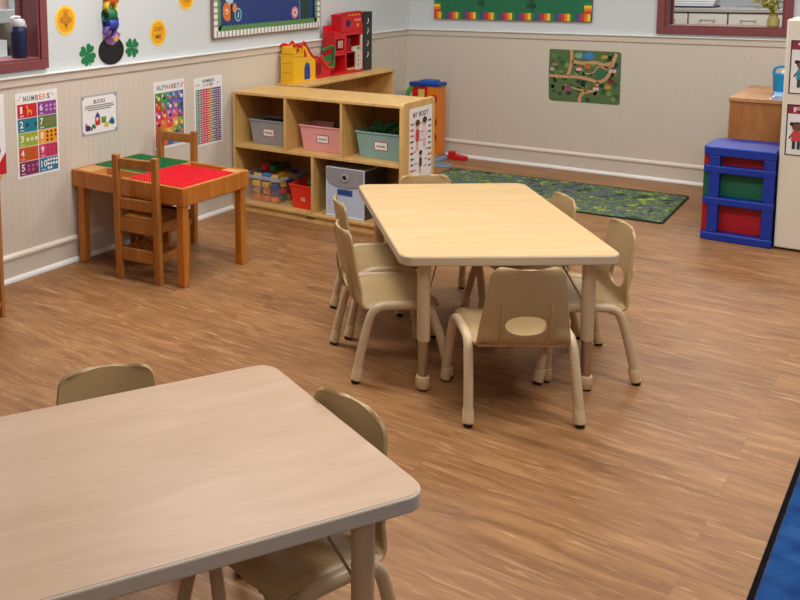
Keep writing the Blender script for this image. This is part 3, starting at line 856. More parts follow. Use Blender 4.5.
def blocks_poster():
    w, h = .277, .222
    q = sheet(w, h, on_left(-3.75, .664, WX), mat('grey_border_card', (176, 176, 180), .5))
    q.rect(.010, .010, w - .010, h - .010, white_p, 1)
    for a, c in ((.014, h - .014), (w - .014, h - .014), (.014, .014), (w - .014, .014)): q.disc(a, c, .009, cm((150, 150, 154)), 2, n=10)
    q.text('BLOCKS', w / 2, h - .038, .022, ink, 2, w=.085)
    for k, (a, b_) in enumerate(((.032, .244), (.026, .25), (.05, .225))): q.rect(a, h - .063 - k * .011, b_, h - .057 - k * .011, greyink, 2)
    def bl(x, y, s, c, t=3): q.rect(x, y, x + s, y + s, cm(c), t)
    bl(.10, .055, .042, (196, 120, 110)); q.poly([(.10, .097), (.142, .097), (.121, .128)], cm((40, 70, 150)), 3); bl(.105, .052, .030, (198, 44, 40), 4); bl(.108, .078, .016, (240, 210, 190), 5)
    bl(.150, .060, .034, (90, 140, 50)); bl(.164, .072, .022, (130, 160, 40), 4); q.poly([(.17, .035), (.205, .035), (.20, .062), (.175, .062)], cm((226, 200, 40)), 5)
    q.poly([(.205, .06), (.232, .088), (.252, .062), (.235, .045), (.215, .05)], cm((30, 110, 110)), 4); bl(.226, .044, .022, (40, 80, 150), 5)
    q.poly([(.028, .07), (.042, .07), (.042, .05), (.07, .05), (.07, .03), (.028, .03)], cm((196, 60, 100)), 3); bl(.03, .028, .03, (40, 40, 110), 4)
    q.poly([(.062, .030), (.085, .065), (.108, .045), (.095, .03), (.086, .045), (.075, .026)], cm((30, 120, 60)), 4)
    tag(q.build('poster', None, smooth=False), 'small white landscape card with toy blocks drawing between the numbers and alphabet posters', 'poster', 'posters on the left wall')
blocks_poster()
def alphabet_poster():
    w, h = .275, .405
    q = sheet(w, h, on_left(-3.168, .498, WX))
    tc = [(90, 90, 96), (60, 120, 140), (100, 150, 120), (200, 70, 80), (206, 80, 60), (190, 60, 90), (90, 100, 110), (80, 130, 150)]
    x = .034
    for ch, c in zip('ALPHABET', tc): q.text(ch, x, h - .036, .028, cm(c), 2, w=.021); x += .0265
    q.poly([(.238, h - .05), (.246, h - .054), (.266, h - .022), (.258, h - .018)], cm((220, 70, 50)), 2)
    rowc = [[(60, 130, 70), (90, 160, 70), (40, 130, 150), (50, 110, 170), (60, 100, 170)], [(196, 50, 40), (60, 150, 80), (90, 90, 160), (140, 100, 170), (70, 100, 160)],
            [(190, 60, 120), (206, 50, 60), (200, 110, 180), (214, 80, 140), (80, 80, 150)], [(220, 80, 40), (226, 120, 40), (226, 60, 80), (230, 170, 40), (140, 150, 40)],
            [(206, 50, 60), (234, 150, 40), (220, 180, 40), (130, 160, 60), (40, 130, 120)], [(200, 60, 90), (226, 110, 60), (70, 110, 170), (110, 160, 190), (20, 130, 130)]]
    n = 0
    tw = (w - .02) / 5; tt = (h - .085) / 6
    acc = [(250, 220, 90), (240, 120, 60), (250, 240, 230), (60, 40, 80), (240, 80, 80)]
    for r in range(6):
        for c in range(5):
            x0 = .010 + c * tw; y0 = h - .068 - (r + 1) * tt
            q.rect(x0, y0, x0 + tw, y0 + tt, cm(rowc[r][c]), 1)
            if n < 26:
                q.text(chr(65 + n), x0 + tw * .28, y0 + tt * .68, tt * .34, white_p, 3)
                q.disc(x0 + tw * .62, y0 + tt * .38, tw * .24, cm(acc[(n * 3 + r) % 5]), 2, n=9)
                n += 1
    tag(q.build('poster', None, smooth=False), 'rainbow alphabet poster behind the wooden chair on the left wall', 'poster', 'posters on the left wall')
alphabet_poster()
def chart_poster():
    w, h = .278, .432
    q = sheet(w, h, on_left(-2.80, .458, WX))
    q.text('NUMBERS', w / 2, h - .024, .020, cm((80, 110, 140)), 2, w=.12); q.text('1-100', w / 2, h - .050, .020, cm((90, 90, 100)), 2, w=.09)
    for a, c in ((.025, (220, 130, 60)), (.25, (230, 160, 60)), (.045, (90, 160, 120)), (.232, (160, 120, 170))): q.disc(a, h - .045, .006, cm(c), 2, n=8)
    colx = [(.014, .066, (104, 140, 128)), (.066, .144, (206, 40, 70)), (.144, .162, (214, 160, 60)), (.162, .190, (110, 120, 70)), (.190, .264, (92, 62, 120))]
    for a, b_, c in colx: q.rect(a, .012, b_, h - .074, cm(c), 1)
    n = 12; st = (h - .086) / n
    for r in range(n):
        y = .012 + r * st
        q.rect(.014, y, .264, y + .003, white_p, 2)
        for a, b_, c in colx:
            if b_ - a < .025: continue
            k = 2 if b_ - a < .06 else 3
            for i in range(k):
                cx = a + (i + .5) * (b_ - a) / k
                q.rect(cx - .007, y + .012, cx + .007, y + .019, cm((236, 226, 226)), 3)
    tag(q.build('poster', None, smooth=False), 'striped number chart poster next to the cubby shelf on the left wall', 'poster', 'posters on the left wall')
chart_poster()
def edge_poster():
    w, h = .28, .40
    q = sheet(w, h, on_left(-4.548, .56, WX))
    for i, c in enumerate(((90, 130, 190), (60, 120, 170), (230, 170, 60), (60, 140, 120), (120, 160, 200), (120, 80, 150))):
        q.disc(.07 + (i % 2) * .15, h - .11 - (i // 2) * .085, .03, cm(c), 2, n=(3, 4, 5, 6, 20, 8)[i])
    q.poly([(.19, .0), (w, 0), (w, .11)], cm((196, 30, 40)), 2)
    tag(q.build('poster', None, smooth=False), 'white poster cut off by the left photo edge, above the low brown bookcase', 'poster', 'posters on the left wall')
edge_poster()
def body_poster():
    w, h = .285, .42
    y0 = CY + .025 + .055
    q = sheet(w, h, on_left(y0, .325, 1.2391))
    cl = [(214, 80, 110), (60, 60, 64)]
    q.text('M', .055, h - .040, .030, cm((206, 70, 110)), 2, w=.026); q.text('Y', .085, h - .040, .030, ink, 2, w=.022)
    for i, ch in enumerate('BODY'): q.text(ch, .130 + .030 * i, h - .040, .030, ink, 2, w=.025)
    def kid(x, y, s, shirt, hair, skin=(226, 178, 150)):
        q.rect(x - .010 * s, y, x - .002 * s, y + .05 * s, cm(skin), 2); q.rect(x + .002 * s, y, x + .010 * s, y + .05 * s, cm(skin), 2)
        q.poly([(x - .014 * s, y + .036 * s), (x + .014 * s, y + .036 * s), (x + .013 * s, y + .088 * s), (x - .013 * s, y + .088 * s)], cm(shirt), 3)
        q.poly([(x - .013 * s, y + .086 * s), (x - .026 * s, y + .048 * s), (x - .020 * s, y + .046 * s), (x - .009 * s, y + .08 * s)], cm(skin), 2)
        q.poly([(x + .013 * s, y + .086 * s), (x + .026 * s, y + .048 * s), (x + .020 * s, y + .046 * s), (x + .009 * s, y + .08 * s)], cm(skin), 2)
        q.disc(x, y + .106 * s, .018 * s, cm(skin), 3, n=14); q.disc(x, y + .115 * s, .020 * s, cm(hair), 4, rb=.014 * s, n=12)
    kid(.098, h - .25, 1.4, (206, 60, 70), (96, 50, 40)); kid(.188, h - .242, 1.4, (230, 230, 234), (70, 40, 36))
    kid(.14, .03, 1.05, (40, 36, 50), (70, 30, 36))
    rg = random.Random(5)
    for i in range(9):
        for sx in (.032, .255):
            q.rect(sx - rg.uniform(.014, .024), h - .097 - i * .034, sx + rg.uniform(.012, .022), h - .085 - i * .034, cm(rg.choice([(206, 80, 100), (90, 90, 96), (206, 120, 60), (150, 90, 120)])), 2)
    for sx, sy in ((.14, h - .10), (.143, h - .15), (.145, h - .2), (.07, .16), (.215, .16), (.08, .09), (.21, .10), (.2, .06), (.07, .05)): q.rect(sx - .016, sy, sx + .016, sy + .007, cm((206, 90, 120)), 2)
    tag(q.build('poster', None, smooth=False), 'white body parts chart taped to the end of the cubby shelf', 'poster')
body_poster()

def road_poster():
    q = MB(on_back(1.2, .528, -.0072))
    C = [(.003, .005), (.025, -.008), (.25, -.006), (.505, -.006), (.517, .006), (.515, .37), (.50, .383), (.02, .387), (-.003, .385), (-.004, .2)]
    g = cm((84, 112, 66)); q.prism(C, -3, 0, g, q.map); q.poly(C, g, .2)
    tan = cm((206, 158, 112))
    def road(pts, w=.024):
        P = []
        V = [Vector((a, b)) for a, b in pts]
        Q = []
        for i in range(len(V) - 1):
            p0 = V[max(i - 1, 0)]; p1 = V[i]; p2 = V[i + 1]; p3 = V[min(i + 2, len(V) - 1)]
            for k in range(6):
                t = k / 6; Q.append(.5 * ((2 * p1) + (-p0 + p2) * t + (2 * p0 - 5 * p1 + 4 * p2 - p3) * t * t + (-p0 + 3 * p1 - 3 * p2 + p3) * t ** 3))
        Q.append(V[-1])
        for i in range(len(Q) - 1):
            d = (Q[i + 1] - Q[i]).normalized(); n = Vector((-d.y, d.x)) * w / 2
            q.poly([tuple(Q[i] + n), tuple(Q[i] - n), tuple(Q[i + 1] - n), tuple(Q[i + 1] + n)], tan, 1)
    rg = random.Random(9)
    for i in range(90):
        a, b_ = rg.uniform(.02, .49), rg.uniform(.015, .36)
        q.disc(a, b_, rg.uniform(.008, .022), cm(rg.choice([(30, 66, 40), (52, 90, 54), (96, 136, 70), (46, 84, 56), (128, 150, 84), (110, 120, 76)])), .5, n=9)
    road([(0, .185), (.10, .182), (.2, .185), (.3, .17), (.36, .155), (.41, .18), (.44, .23), (.46, .30), (.48, .37)])
    road([(.16, .385), (.165, .30), (.15, .23), (.14, .19)]); road([(.165, .30), (.25, .29), (.33, .30), (.40, .285), (.45, .30)])
    road([(.23, -.005), (.235, .04), (.27, .075), (.33, .09), (.36, .155)]); road([(.12, .12), (.2, .095), (.28, .08)], .012)
    road([(.26, .215), (.32, .22), (.36, .27), (.42, .25)], .009)
    q.disc(.375, .215, .042, cm((50, 110, 74)), 1.4, rb=.036)
    q.disc(.29, .345, .04, cm((54, 134, 196)), 1.4, rb=.026); q.disc(.215, .345, .03, cm((120, 170, 150)), 1.3, rb=.022)
    def house(a, b_, s, c1, c2): q.rect(a - s, b_ - s * .6, a + s, b_ + s * .4, cm(c1), 1.6); q.poly([(a - s * 1.2, b_ + s * .4), (a + s * 1.2, b_ + s * .4), (a, b_ + s * 1.2)], cm(c2), 1.7)
    for hh in ((.22, .245, .02, (220, 190, 190), (196, 60, 70)), (.28, .265, .022, (196, 110, 60), (176, 96, 54)), (.46, .245, .024, (206, 206, 214), (70, 60, 90)), (.45, .16, .022, (130, 36, 44), (110, 28, 36)), (.345, .105, .020, (226, 200, 200), (196, 40, 50)), (.14, .09, .026, (150, 84, 110), (120, 70, 90)), (.43, .12, .02, (206, 160, 50), (180, 120, 40)), (.04, .275, .02, (150, 130, 110), (110, 80, 70)), (.02, .235, .014, (206, 200, 180), (170, 140, 90)), (.40, .345, .022, (180, 160, 70), (120, 100, 50))): house(*hh)
    for a in (-.014, -.003, .008): q.rect(.46 + a, .232, .464 + a, .262, cm((196, 50, 60)), 1.9)
    tag(q.build('poster', None, smooth=False), 'green road map play mat stuck flat on the back wall', 'poster')
road_poster()

# wall cut-outs
def coin(y, z, r, lines, label, sprig=False):
    mp = on_left(y, z, .002)
    t = MB(mp); t.prism([(r * .93 * math.cos(a), r * math.sin(a)) for a in [2 * PI * i / 28 for i in range(28)]], -2, 0, cm((250, 206, 50)), mp)
    t.disc(0, 0, r * .93, cm((250, 210, 60)), .2, rb=r, n=28); t.disc(0, 0, r * .77, cm((236, 168, 20)), 1, rb=r * .84, n=28)
    for s, b_, h, w in lines: t.text(s, 0, b_, h, cm((140, 84, 12)), 2, w=w)
    if sprig:
        dk_ = cm((196, 124, 16))
        for a_, b_ in ((-.024, .0), (.024, .0), (0, .024), (0, -.016)): t.disc(a_, b_, .018, dk_, 2 + abs(a_) * 10, n=12)
        t.poly([(-.004, -.02), (.004, -.02), (.012, -.048), (.002, -.05)], dk_, 2); t.rect(-.02, .044, .02, .052, dk_, 2)
    tag(t.build('gold_coin', None, smooth=False), label, 'decoration', 'paper gold coins on the left wall')
coin(-3.834, 1.303, .078, [], 'yellow paper coin with a clover print between the window and the rainbow chain', True)
coin(-3.111, 1.192, .076, [('LUCKY', .022, .024, .075), ('ME', -.022, .026, .05)], 'yellow paper coin right of the black pot')
coin(-2.853, 1.392, .076, [('LUCKY', .02, .024, .075), ('YOU', -.02, .024, .06)], 'yellow paper coin cut by the top edge left of the blue board')
def clover(y, z, s, rot, label):
    mp = on_left(y, z, .002); g = cm((16, 122, 70))
    q = MB(mp)
    for k in range(4):
        a = R(rot + 90 * k)
        P = []
        for ct, cr in ((-.42, 1), (.42, 1)):
            pass
        def p(r_, dt): return (s * r_ * math.cos(a + dt), s * r_ * math.sin(a + dt))
        P = [p(.0, 0), p(.40, -.70), p(.70, -.70), p(.95, -.50), p(1.02, -.24), p(.86, 0), p(1.02, .24), p(.95, .50), p(.70, .70), p(.40, .70)]
        q.prism(P, -2, .4 + .1 * k, g, mp)
    q.prism([(-.01 * s, 0), (.08 * s, -.5 * s), (.26 * s, -1.0 * s), (.38 * s, -.96 * s), (.2 * s, -.5 * s), (.06 * s, 0)], -2, .2, g, mp)
    tag(q.build('paper_clover', None, smooth=False), label, 'decoration', 'green paper clovers on the left wall')
clover(-3.683, 1.108, .062, 62, 'green four-leaf paper clover left of the black pot')
clover(-3.335, 1.12, .058, 40, 'green four-leaf paper clover right of the black pot')
# pot of gold and paper chain
q = MB(on_left(-3.503, 1.105, .002)); P = []
pm = cm((26, 24, 28), .4)
pot = [(.098 * math.cos(a), .012 + .078 * math.sin(a)) for a in [R(128 + 284 * i / 30) for i in range(31)]]
pot = pot[::-1] + []
pot.reverse()
q.prism(pot, -2, 6, pm, q.map); q.poly(pot[::-1], pm, 6.2)
t = thing('pot_of_gold', 'black paper pot cut-out under the rainbow paper chain on the left wall', 'decoration')
q.build('pot', t, smooth=False)
q = MB(on_left(-3.503, 1.105, .002))
pur = cm((150, 110, 170)); q.prism([(-.06, .082), (-.03, .05), (.01, .04), (.05, .062), (.075, .10), (.03, .125), (-.02, .10)], 6.5, 8, pur, q.map)
q.disc(.035, .082, .02, cm((226, 180, 50)), 8.5); q.build('paper_scraps', t, smooth=False)['label'] = 'purple and gold paper scraps'
t = thing('paper_chain', 'rainbow chain of paper loops hanging above the black pot', 'decoration')
chain = [((130, 90, 180), 1.205), ((50, 70, 170), 1.243), ((40, 90, 190), 1.262), ((20, 120, 70), 1.296), ((246, 206, 40), 1.338), ((240, 120, 40), 1.386), ((220, 50, 50), 1.432), ((206, 40, 60), 1.478), ((246, 206, 40), 1.526), ((30, 130, 80), 1.57)]
for i, (c, z) in enumerate(chain):
    b = MB(); n = 20; r0 = .034; hw_ = .021
    vs = []; ax = i % 2
    for k in range(n):
        a = 2 * PI * k / n
        for e_ in (-hw_, hw_):
            y_, x_, z_ = (r0 * 1.0 * math.cos(a), e_, r0 * math.sin(a)) if ax == 0 else (e_ * 1.6, r0 * .9 * math.cos(a), r0 * math.sin(a))
            vs.append((.031 + x_, -3.538 + y_ + .008 * (i % 3), z + .022 + z_))
    b.add(vs, [(2 * k, 2 * ((k + 1) % n), 2 * ((k + 1) % n) + 1, 2 * k + 1) for k in range(n)], cm(c, .5))
    o = b.build('link', t); md = o.modifiers.new('thick', 'SOLIDIFY'); md.thickness = .001

# ------------------------------------------------------------------ bulletin boards
def striped_border(q, w, h, bw, cols, step):
    x = 0; i = 0
    while x < w - 1e-6:
        x1 = min(x + step, w); c = cm(cols[i % len(cols)])
        q.rect(x, 0, x1, bw, c, 2); q.rect(x, h - bw, x1, h, c, 2); x = x1; i += 1
    y = bw; i = 0
    while y < h - bw - 1e-6:
        y1 = min(y + step, h - bw); c = cm(cols[i % len(cols)])
        q.rect(0, y, bw, y1, c, 2); q.rect(w - bw, y, w, y1, c, 2); y = y1; i += 1
def left_board():
    y0, z0, w, h = -2.622, 1.122, 1.245, .95
    t = thing('bulletin_board', 'wide blue bulletin board with white striped and green scalloped border', 'bulletin board')
    b = MB(); fw = .022; wd = cm((136, 108, 92))
    for a, c in (((0, 0), (w, fw)), ((0, h - fw), (w, h)), ((0, fw), (fw, h - fw)), ((w - fw, fw), (w, h - fw))):
        b.bb((.0005, y0 + a[0], z0 + a[1]), (.02, y0 + c[0], z0 + c[1]), wd)
    b.build('frame', t, smooth=False)
    b = MB(); b.bb((.0005, y0 + fw, z0 + fw), (.008, y0 + w - fw, z0 + h - fw), mat('royal_blue_paper', (38, 60, 124), .7)); b.build('backing', t, smooth=False)
    q = MB(on_left(y0 + .01, z0 + .006, .020)); W_, H_ = w - .02, h - .012
    striped_border(q, W_, H_, .042, [(236, 236, 234), (226, 228, 226), (150, 156, 154)], .013)
    q.build('striped_border', t, smooth=False)
    q = MB(on_left(y0 + .01, z0 + .006, .0212)); g = cm((92, 140, 84))
    n = int(W_ / .04)
    for i in range(n):
        a = .045 + i * (W_ - .09) / n; s = (W_ - .09) / n
        q.poly([(a, .038), (a + s, .038), (a + s, .064), (a + s / 2, .076), (a, .064)], g, 1)
    n = int(H_ / .04)
    for i in range(n):
        a = .045 + i * (H_ - .09) / n; s = (H_ - .09) / n
        q.poly([(.038, a), (.064, a), (.076, a + s / 2), (.064, a + s), (.038, a + s)], g, 1); q.poly([(W_ - .038, a), (W_ - .064, a), (W_ - .076, a + s / 2), (W_ - .064, a + s), (W_ - .038, a + s)][::-1], g, 1)
    q.build('scalloped_border', t, smooth=False)['label'] = 'green scalloped border strip'
    q = MB(on_left(y0, z0, .0085)); 
    ox, oz = .165, .165
    q.disc(ox, oz, .05, cm((222, 120, 50)), 1, rb=.062); q.disc(ox + .004, oz + .1, .032, cm((206, 220, 232)), 1, rb=.04); q.disc(ox + .03, oz + .07, .03, cm((180, 200, 226)), 1.5, rb=.03)
    q.poly([(ox + .03, oz - .05), (ox + .05, oz - .05), (ox + .05, oz + .05), (ox + .03, oz + .05)], ink, 2); q.disc(ox + .075, oz + .02, .022, cm((222, 140, 60)), 1.2, rb=.03); q.disc(ox - .01, oz, .018, cm((246, 200, 160)), 2.2); q.disc(ox - .015, oz - .004, .007, ink, 2.6, n=8)
    q.build('paper_fish', t, smooth=False)['label'] = 'orange and white paper figure'
    q = MB(on_left(y0, z0, .0085)); q.disc(.275, .14, .038, cm((130, 190, 190)), 1, rb=.045); q.disc(.275, .14, .028, cm((44, 80, 140)), 2, rb=.034); q.poly([(.265, .12), (.28, .12), (.285, .155), (.275, .16)], cm((150, 206, 196)), 3); q.build('paper_badge', t, smooth=False)
    q = MB(on_left(y0, z0, .0085)); q.disc(.93, .125, .042, cm((226, 130, 140)), 1, rb=.042); q.disc(.93, .125, .026, cm((206, 206, 214)), 2); q.disc(.93, .125, .012, cm((206, 70, 80)), 3); q.build('paper_badge', t, smooth=False)['label'] = 'pink round badge'
    q = MB(on_left(y0, z0, .0085))
    q.poly([(1.02, .06), (1.10, .06), (1.115, .2), (1.13, .4), (1.02, .42), (1.00, .2)], cm((36, 66, 52)), 1); q.rect(.985, .06, .995, .4, cm((120, 130, 140)), 2); q.build('paper_tree', t, smooth=False)
left_board()
def back_board():
    x0, z0, w, h = .253, 1.128, 1.248, .95
    t = thing('bulletin_board', 'green bulletin board with rainbow striped border on the back wall', 'bulletin board')
    b = MB(); b.bb((x0, -.018, z0), (x0 + w, -.0005, z0 + h), cm((60, 50, 40))); b.build('frame', t, bevel=.004)
    q = MB(on_back(x0, z0, -.018)); q.rect(.003, .003, w - .003, h - .003, mat('kelly_green_paper', (28, 112, 74), .7), 1)
    for i in range(13):
        a = .12 + i * .085; q.rect(a, .055, a + .003, h - .06, cm((22, 96, 64)), 1.5)
    q.build('backing', t, smooth=False)
    q = MB(on_back(x0, z0, -.019)); 
    striped_border(q, w, h, .055, [(206, 60, 40), (232, 130, 40), (244, 206, 50), (60, 130, 60), (30, 110, 80), (60, 80, 140), (150, 60, 90)], .021)
    q.build('rainbow_border', t, smooth=False)['label'] = 'rainbow striped border strip'
    def splat(cx, cz, s):
        q = MB(on_back(x0, z0, -.0195)); g = cm((14, 66, 44))
        for k in range(3):
            q.disc(cx + s * .8 * math.cos(R(90 + 120 * k)), cz + s * .8 * math.sin(R(90 + 120 * k)), s * .62, g, 1 + .2 * k)
        q.poly([(cx - .006, cz), (cx + .012, cz - 2 * s), (cx + .022, cz - 2 * s), (cx + .006, cz)], g, 1.8); q.build('paper_shamrock', t, smooth=False)
    splat(.40, .135, .022); splat(.80, .125, .030); splat(.60, .3, .03)
back_board()

# ------------------------------------------------------------------ toy shelf in the corner and its toys
SZ = .775
TS = thing('low_toy_shelf', 'low birch shelf along the left wall behind the cubby with play sets on top', 'shelf', (.03, -.70, 0), R(0))
b = MB(); L_ = 1.26; D_ = .23
b.bb((0, -L_, SZ - .02), (D_, 0, SZ), birch); b.build('top', TS, bevel=.003)
b = MB(); b.bb((0, -.02, 0), (D_ - .004, 0, SZ - .02), birch); b.build('side_panel', TS, bevel=.002)
b = MB(); b.bb((0, -L_, 0), (D_ - .004, -L_ + .02, SZ - .02), birch); b.build('side_panel', TS, bevel=.002)
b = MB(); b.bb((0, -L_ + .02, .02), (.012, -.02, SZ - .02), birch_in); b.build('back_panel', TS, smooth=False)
b = MB(); b.bb((.012, -L_ + .02, .38), (D_ - .006, -.02, .398), birch); b.build('shelf', TS, smooth=False); b = MB(); b.bb((.012, -L_ + .02, .03), (D_ - .006, -.02, .048), birch); b.build('shelf', TS, smooth=False)

def toy_house():
    t = thing('toy_playhouse', 'yellow toy house with red roof rails and a blue arched door on the low shelf', 'toy', (.03, -1.90, SZ)); t.scale = (.76, .90, .95)
    b = MB()
    # body faces +x ; tall gable at the near end stepping down along +y
    b.bb((0, 0, 0), (.14, .13, .205), yellow_p); b.bb((0, .012, .205), (.13, .12, .262), yellow_p)
    prof = [(.13, 0), (.31, 0), (.31, .15), (.262, .17), (.22, .205), (.18, .25), (.13, .275)]
    b.prism(prof, .0, .135, yellow_p, lambda a, c, h: (h, a, c))
    b.bb((-.004, -.006, .19), (.146, .136, .205), yellow_p); b.bb((-.004, -.006, 0), (.146, .31, .014), yellow_p)
    for z in (.07, .14): b.bb((.02, -.004, z), (.12, 0, z + .006), cm((214, 160, 20)))
    b.build('house_body', t, bevel=.004)
    b = MB(); b.tube([(.135, .01, .268), (.135, .05, .275), (.135, .10, .262)], .012, red_p, 10, smooth=4); b.tube([(.0, .01, .268), (.0, .05, .275), (.0, .10, .262)], .012, red_p, 10, smooth=4)
    b.tube([(.13, .115, .258), (.13, .15, .285), (.13, .18, .262), (.13, .225, .215), (.13, .27, .178), (.13, .325, .158)], .012, red_p, 10, smooth=4)
    b.tube([(.005, .115, .258), (.005, .15, .285), (.005, .18, .262), (.005, .225, .215), (.005, .27, .178), (.005, .325, .158)], .012, red_p, 10, smooth=4)
    b.build('roof_rail', t)
    b = MB(); P = [(.155, .012), (.225, .012), (.225, .10), (.215, .125), (.19, .14), (.165, .125), (.155, .10)]
    b.prism(P, .135, .143, blue_p, lambda a, c, h: (h, a, c)); b.build('door', t, bevel=.002)
    b = MB(); b.bb((.1305, .052, .218), (.135, .082, .246), red_p); b.build('window', t, smooth=False); b = MB(); b.prism([(.145, .18), (.19, .18), (.165, .225), (.145, .24)], .135, .138, red_p, lambda a, c, h: (h, a, c)); b.build('window', t, smooth=False)
toy_house()
def toy_ramp():
    t = thing('toy_ramp', 'red toy ramp with a green scoop between the yellow house and the red tower', 'toy', (.03, -1.604, SZ)); t.scale = (.75, .95, .95)
    b = MB(); prof = [(0, 0), (.22, 0), (.22, .15), (.16, .12), (.10, .10), (.06, .13), (.0, .16)]
    b.prism(prof, .0, .12, red_p, lambda a, c, h: (h, a, c))
    b.tube([(.12, 0, .165), (.12, .05, .155), (.12, .1, .11), (.12, .16, .10), (.12, .22, .12)], .010, red_p, 10, smooth=4)
    b.build('ramp_body', t, bevel=.004)
    b = MB(); b.prism([(.02, .03), (.075, .03), (.08, .11), (.02, .12)], .121, .124, cm((130, 14, 24)), lambda a, c, h: (h, a, c)); b.build('panel', t, smooth=False)
    b = MB(); b.tube([(.125, .08, .17), (.125, .12, .12), (.125, .17, .075), (.125, .235, .065)], .011, cm((220, 76, 40)), 10, smooth=4)
    b.tube([(.13, .08, .205), (.13, .235, .225), (.13, .25, .12), (.13, .235, .06)], .012, green_p, 10, smooth=4)
    b.prism([(.10, .15), (.23, .17), (.235, .075), (.18, .085), (.13, .115)], .10, .124, green_p, lambda a, c, h: (h, a, c)); b.build('scoop', t, bevel=.003)
toy_ramp()
def toy_tower():
    t = thing('toy_garage_tower', 'tall red toy garage tower with a black track on its right side', 'toy', (.03, -1.362, SZ)); t.scale = (.72, .93, .84)
    rd2 = cm((150, 16, 28)); whi = cm((214, 206, 190))
    b = MB(); H1 = .34
    b.bb((0, 0, 0), (.15, .14, .02), red_p); b.bb((0, .0, 0), (.03, .42, .43), red_p)
    b.bb((.03, 0, .17), (.15, .15, .185), red_p); b.bb((.03, .0, .36), (.14, .15, .375), red_p)
    b.bb((.03, 0, .185), (.145, .02, .36), red_p); b.bb((.03, .13, .185), (.145, .15, .36), red_p); b.bb((.12, .02, .31), (.145, .13, .36), red_p); b.bb((.12, .02, .185), (.145, .13, .215), red_p)
    b.bb((.03, .15, .0), (.15, .17, .36), red_p); b.bb((.03, .40, 0), (.15, .42, .43), red_p); b.bb((0, .14, 0), (.16, .42, .025), red_p)
    b.bb((.03, .17, .18), (.15, .40, .195), red_p); b.bb((.03, .17, .335), (.15, .40, .36), red_p)
    b.build('frame', t, bevel=.004)
    b = MB(); P = [(.10, .36), (.42, .36), (.42, .52), (.36, .535), (.16, .53), (.085, .52), (.10, .49)]
    b.prism(P, .02, .14, red_p, lambda a, c, h: (h, a, c)); b.tube([(.14, .085, .522), (.14, .16, .532), (.14, .36, .537), (.14, .425, .522)], .009, red_p, 10, smooth=3)
    b.build('upper_deck', t, bevel=.004)
    b = MB()
    b.lathe((.14, .20, .44), [(.032, 0), (.032, .004)], cm((30, 36, 80)), 20, 'x')
    b.bb((.14, .30, .455), (.143, .40, .475), cm((226, 140, 120))); b.lathe((.14, .35, .42), [(.018, 0), (.018, .003)], cm((226, 160, 50)), 16, 'x')
    for k in range(4): b.bb((.14, .20 + .05 * k, .505), (.142, .225 + .05 * k, .52), cm((240, 170, 60)))
    b.build('decal', t, smooth=False); b = MB(); b.bb((.145, .04, .235), (.148, .11, .30), cm((200, 150, 150))); b.build('decal', t, smooth=False)
    b = MB(); b.bb((.15, .25, .19), (.165, .36, .235), whi); b.bb((.15, .29, .025), (.17, .36, .19), whi); b.bb((.15, .37, .03), (.162, .395, .33), whi); b.bb((.15, .24, .20), (.17, .26, .235), whi); b.bb((.166, .305, .205), (.168, .345, .228), cm((120, 150, 110)))
    for z in (.06, .10, .14): b.bb((.1701, .315, z), (.1715, .325, z + .02), ink)
    b.build('lift', t, smooth=False)['label'] = 'cream lift and signs'
    b = MB(); b.bb((.03, .18, .02), (.033, .39, .34), rd2); b.bb((.10, .19, .195), (.14, .24, .31), rd2); b.bb((.14, .18, .03), (.155, .29, .05), cm((226, 150, 90))); b.build('inner_wall', t, smooth=False)
    b = MB(); b.bb((.02, .425, 0), (.155, .56, .53), dark_p)
    for z in (.12, .22, .33, .42): b.tube([(.156, .48, z), (.156, .50, z + .03), (.156, .49, z + .05)], .005, whi, 6)
    b.build('track_column', t, bevel=.003)['label'] = 'black track column with white marks'
toy_tower()

# tall ball-drop toy standing in the corner behind the cubby
def corner_toy():
    t = thing('ball_drop_toy', 'tall orange ball drop toy with a blue top tray behind the cubby in the corner', 'toy', (.30, -.20, 0)); t.scale = (.86, .86, 1)
    b = MB(); b.bb((-.16, -.10, .02), (.135, .10, .04), cm((130, 150, 168))); b.prism(rrect(.36, .26, .06, 5), .0, .022, cm((140, 158, 174))); b.build('base', t, bevel=.003)
    b = MB(); b.bb((.03, -.085, .03), (.135, -.055, .60), orange_p); b.bb((.105, -.055, .03), (.135, .085, .60), orange_p); b.bb((-.11, .055, .03), (.105, .085, .60), mat('amber_plastic', (222, 150, 40), .4)); b.build('side_panel', t, bevel=.004)
    b = MB(); b.bb((-.115, -.02, .03), (-.095, .055, .58), red_p)
    b.prism([(-.13, .40), (.03, .46), (.03, .60), (-.13, .58)], -.075, .05, red_p, lambda a, c, h: (a, h, c)); b.build('chute', t, bevel=.004)
    b = MB()
    for z in (.19, .315, .50): b.lathe((.10, -.0865, z), [(.034, -.004), (.034, .002)], mat('deep_red_toy', (196, 40, 30), .4), 20, 'y', sy=1.)
    b.build('target', t)
    b = MB(); b.prism([(-.155, -.09), (.145, -.09), (.145, .09), (-.14, .09)], .595, .625, blue_p); b.bb((-.05, -.06, .62), (.09, .06, .645), mat('sky_blue_plastic', (30, 110, 196), .4)); b.build('top_tray', t, bevel=.004)
    b = MB(); b.tube([(-.11, -.05, .59), (-.16, -.06, .56), (-.19, -.06, .50), (-.20, -.06, .43)], .022, mat('lime_green_plastic', (80, 170, 70), .4), 10, smooth=3); b.build('slide', t)
    b = MB(); b.bb((-.06, -.09, .50), (.0, -.076, .57), cm((230, 200, 90))); b.build('flap', t, bevel=.002)
corner_toy()
b = MB(); b.prism([(0, 0), (.14, -.02), (.17, .03), (.05, .09), (0, .08)], 0, .035, red_p); b.prism([(0.005, 0.01), (.07, 0), (.05, .07), (0, .07)], .035, .06, red_p)
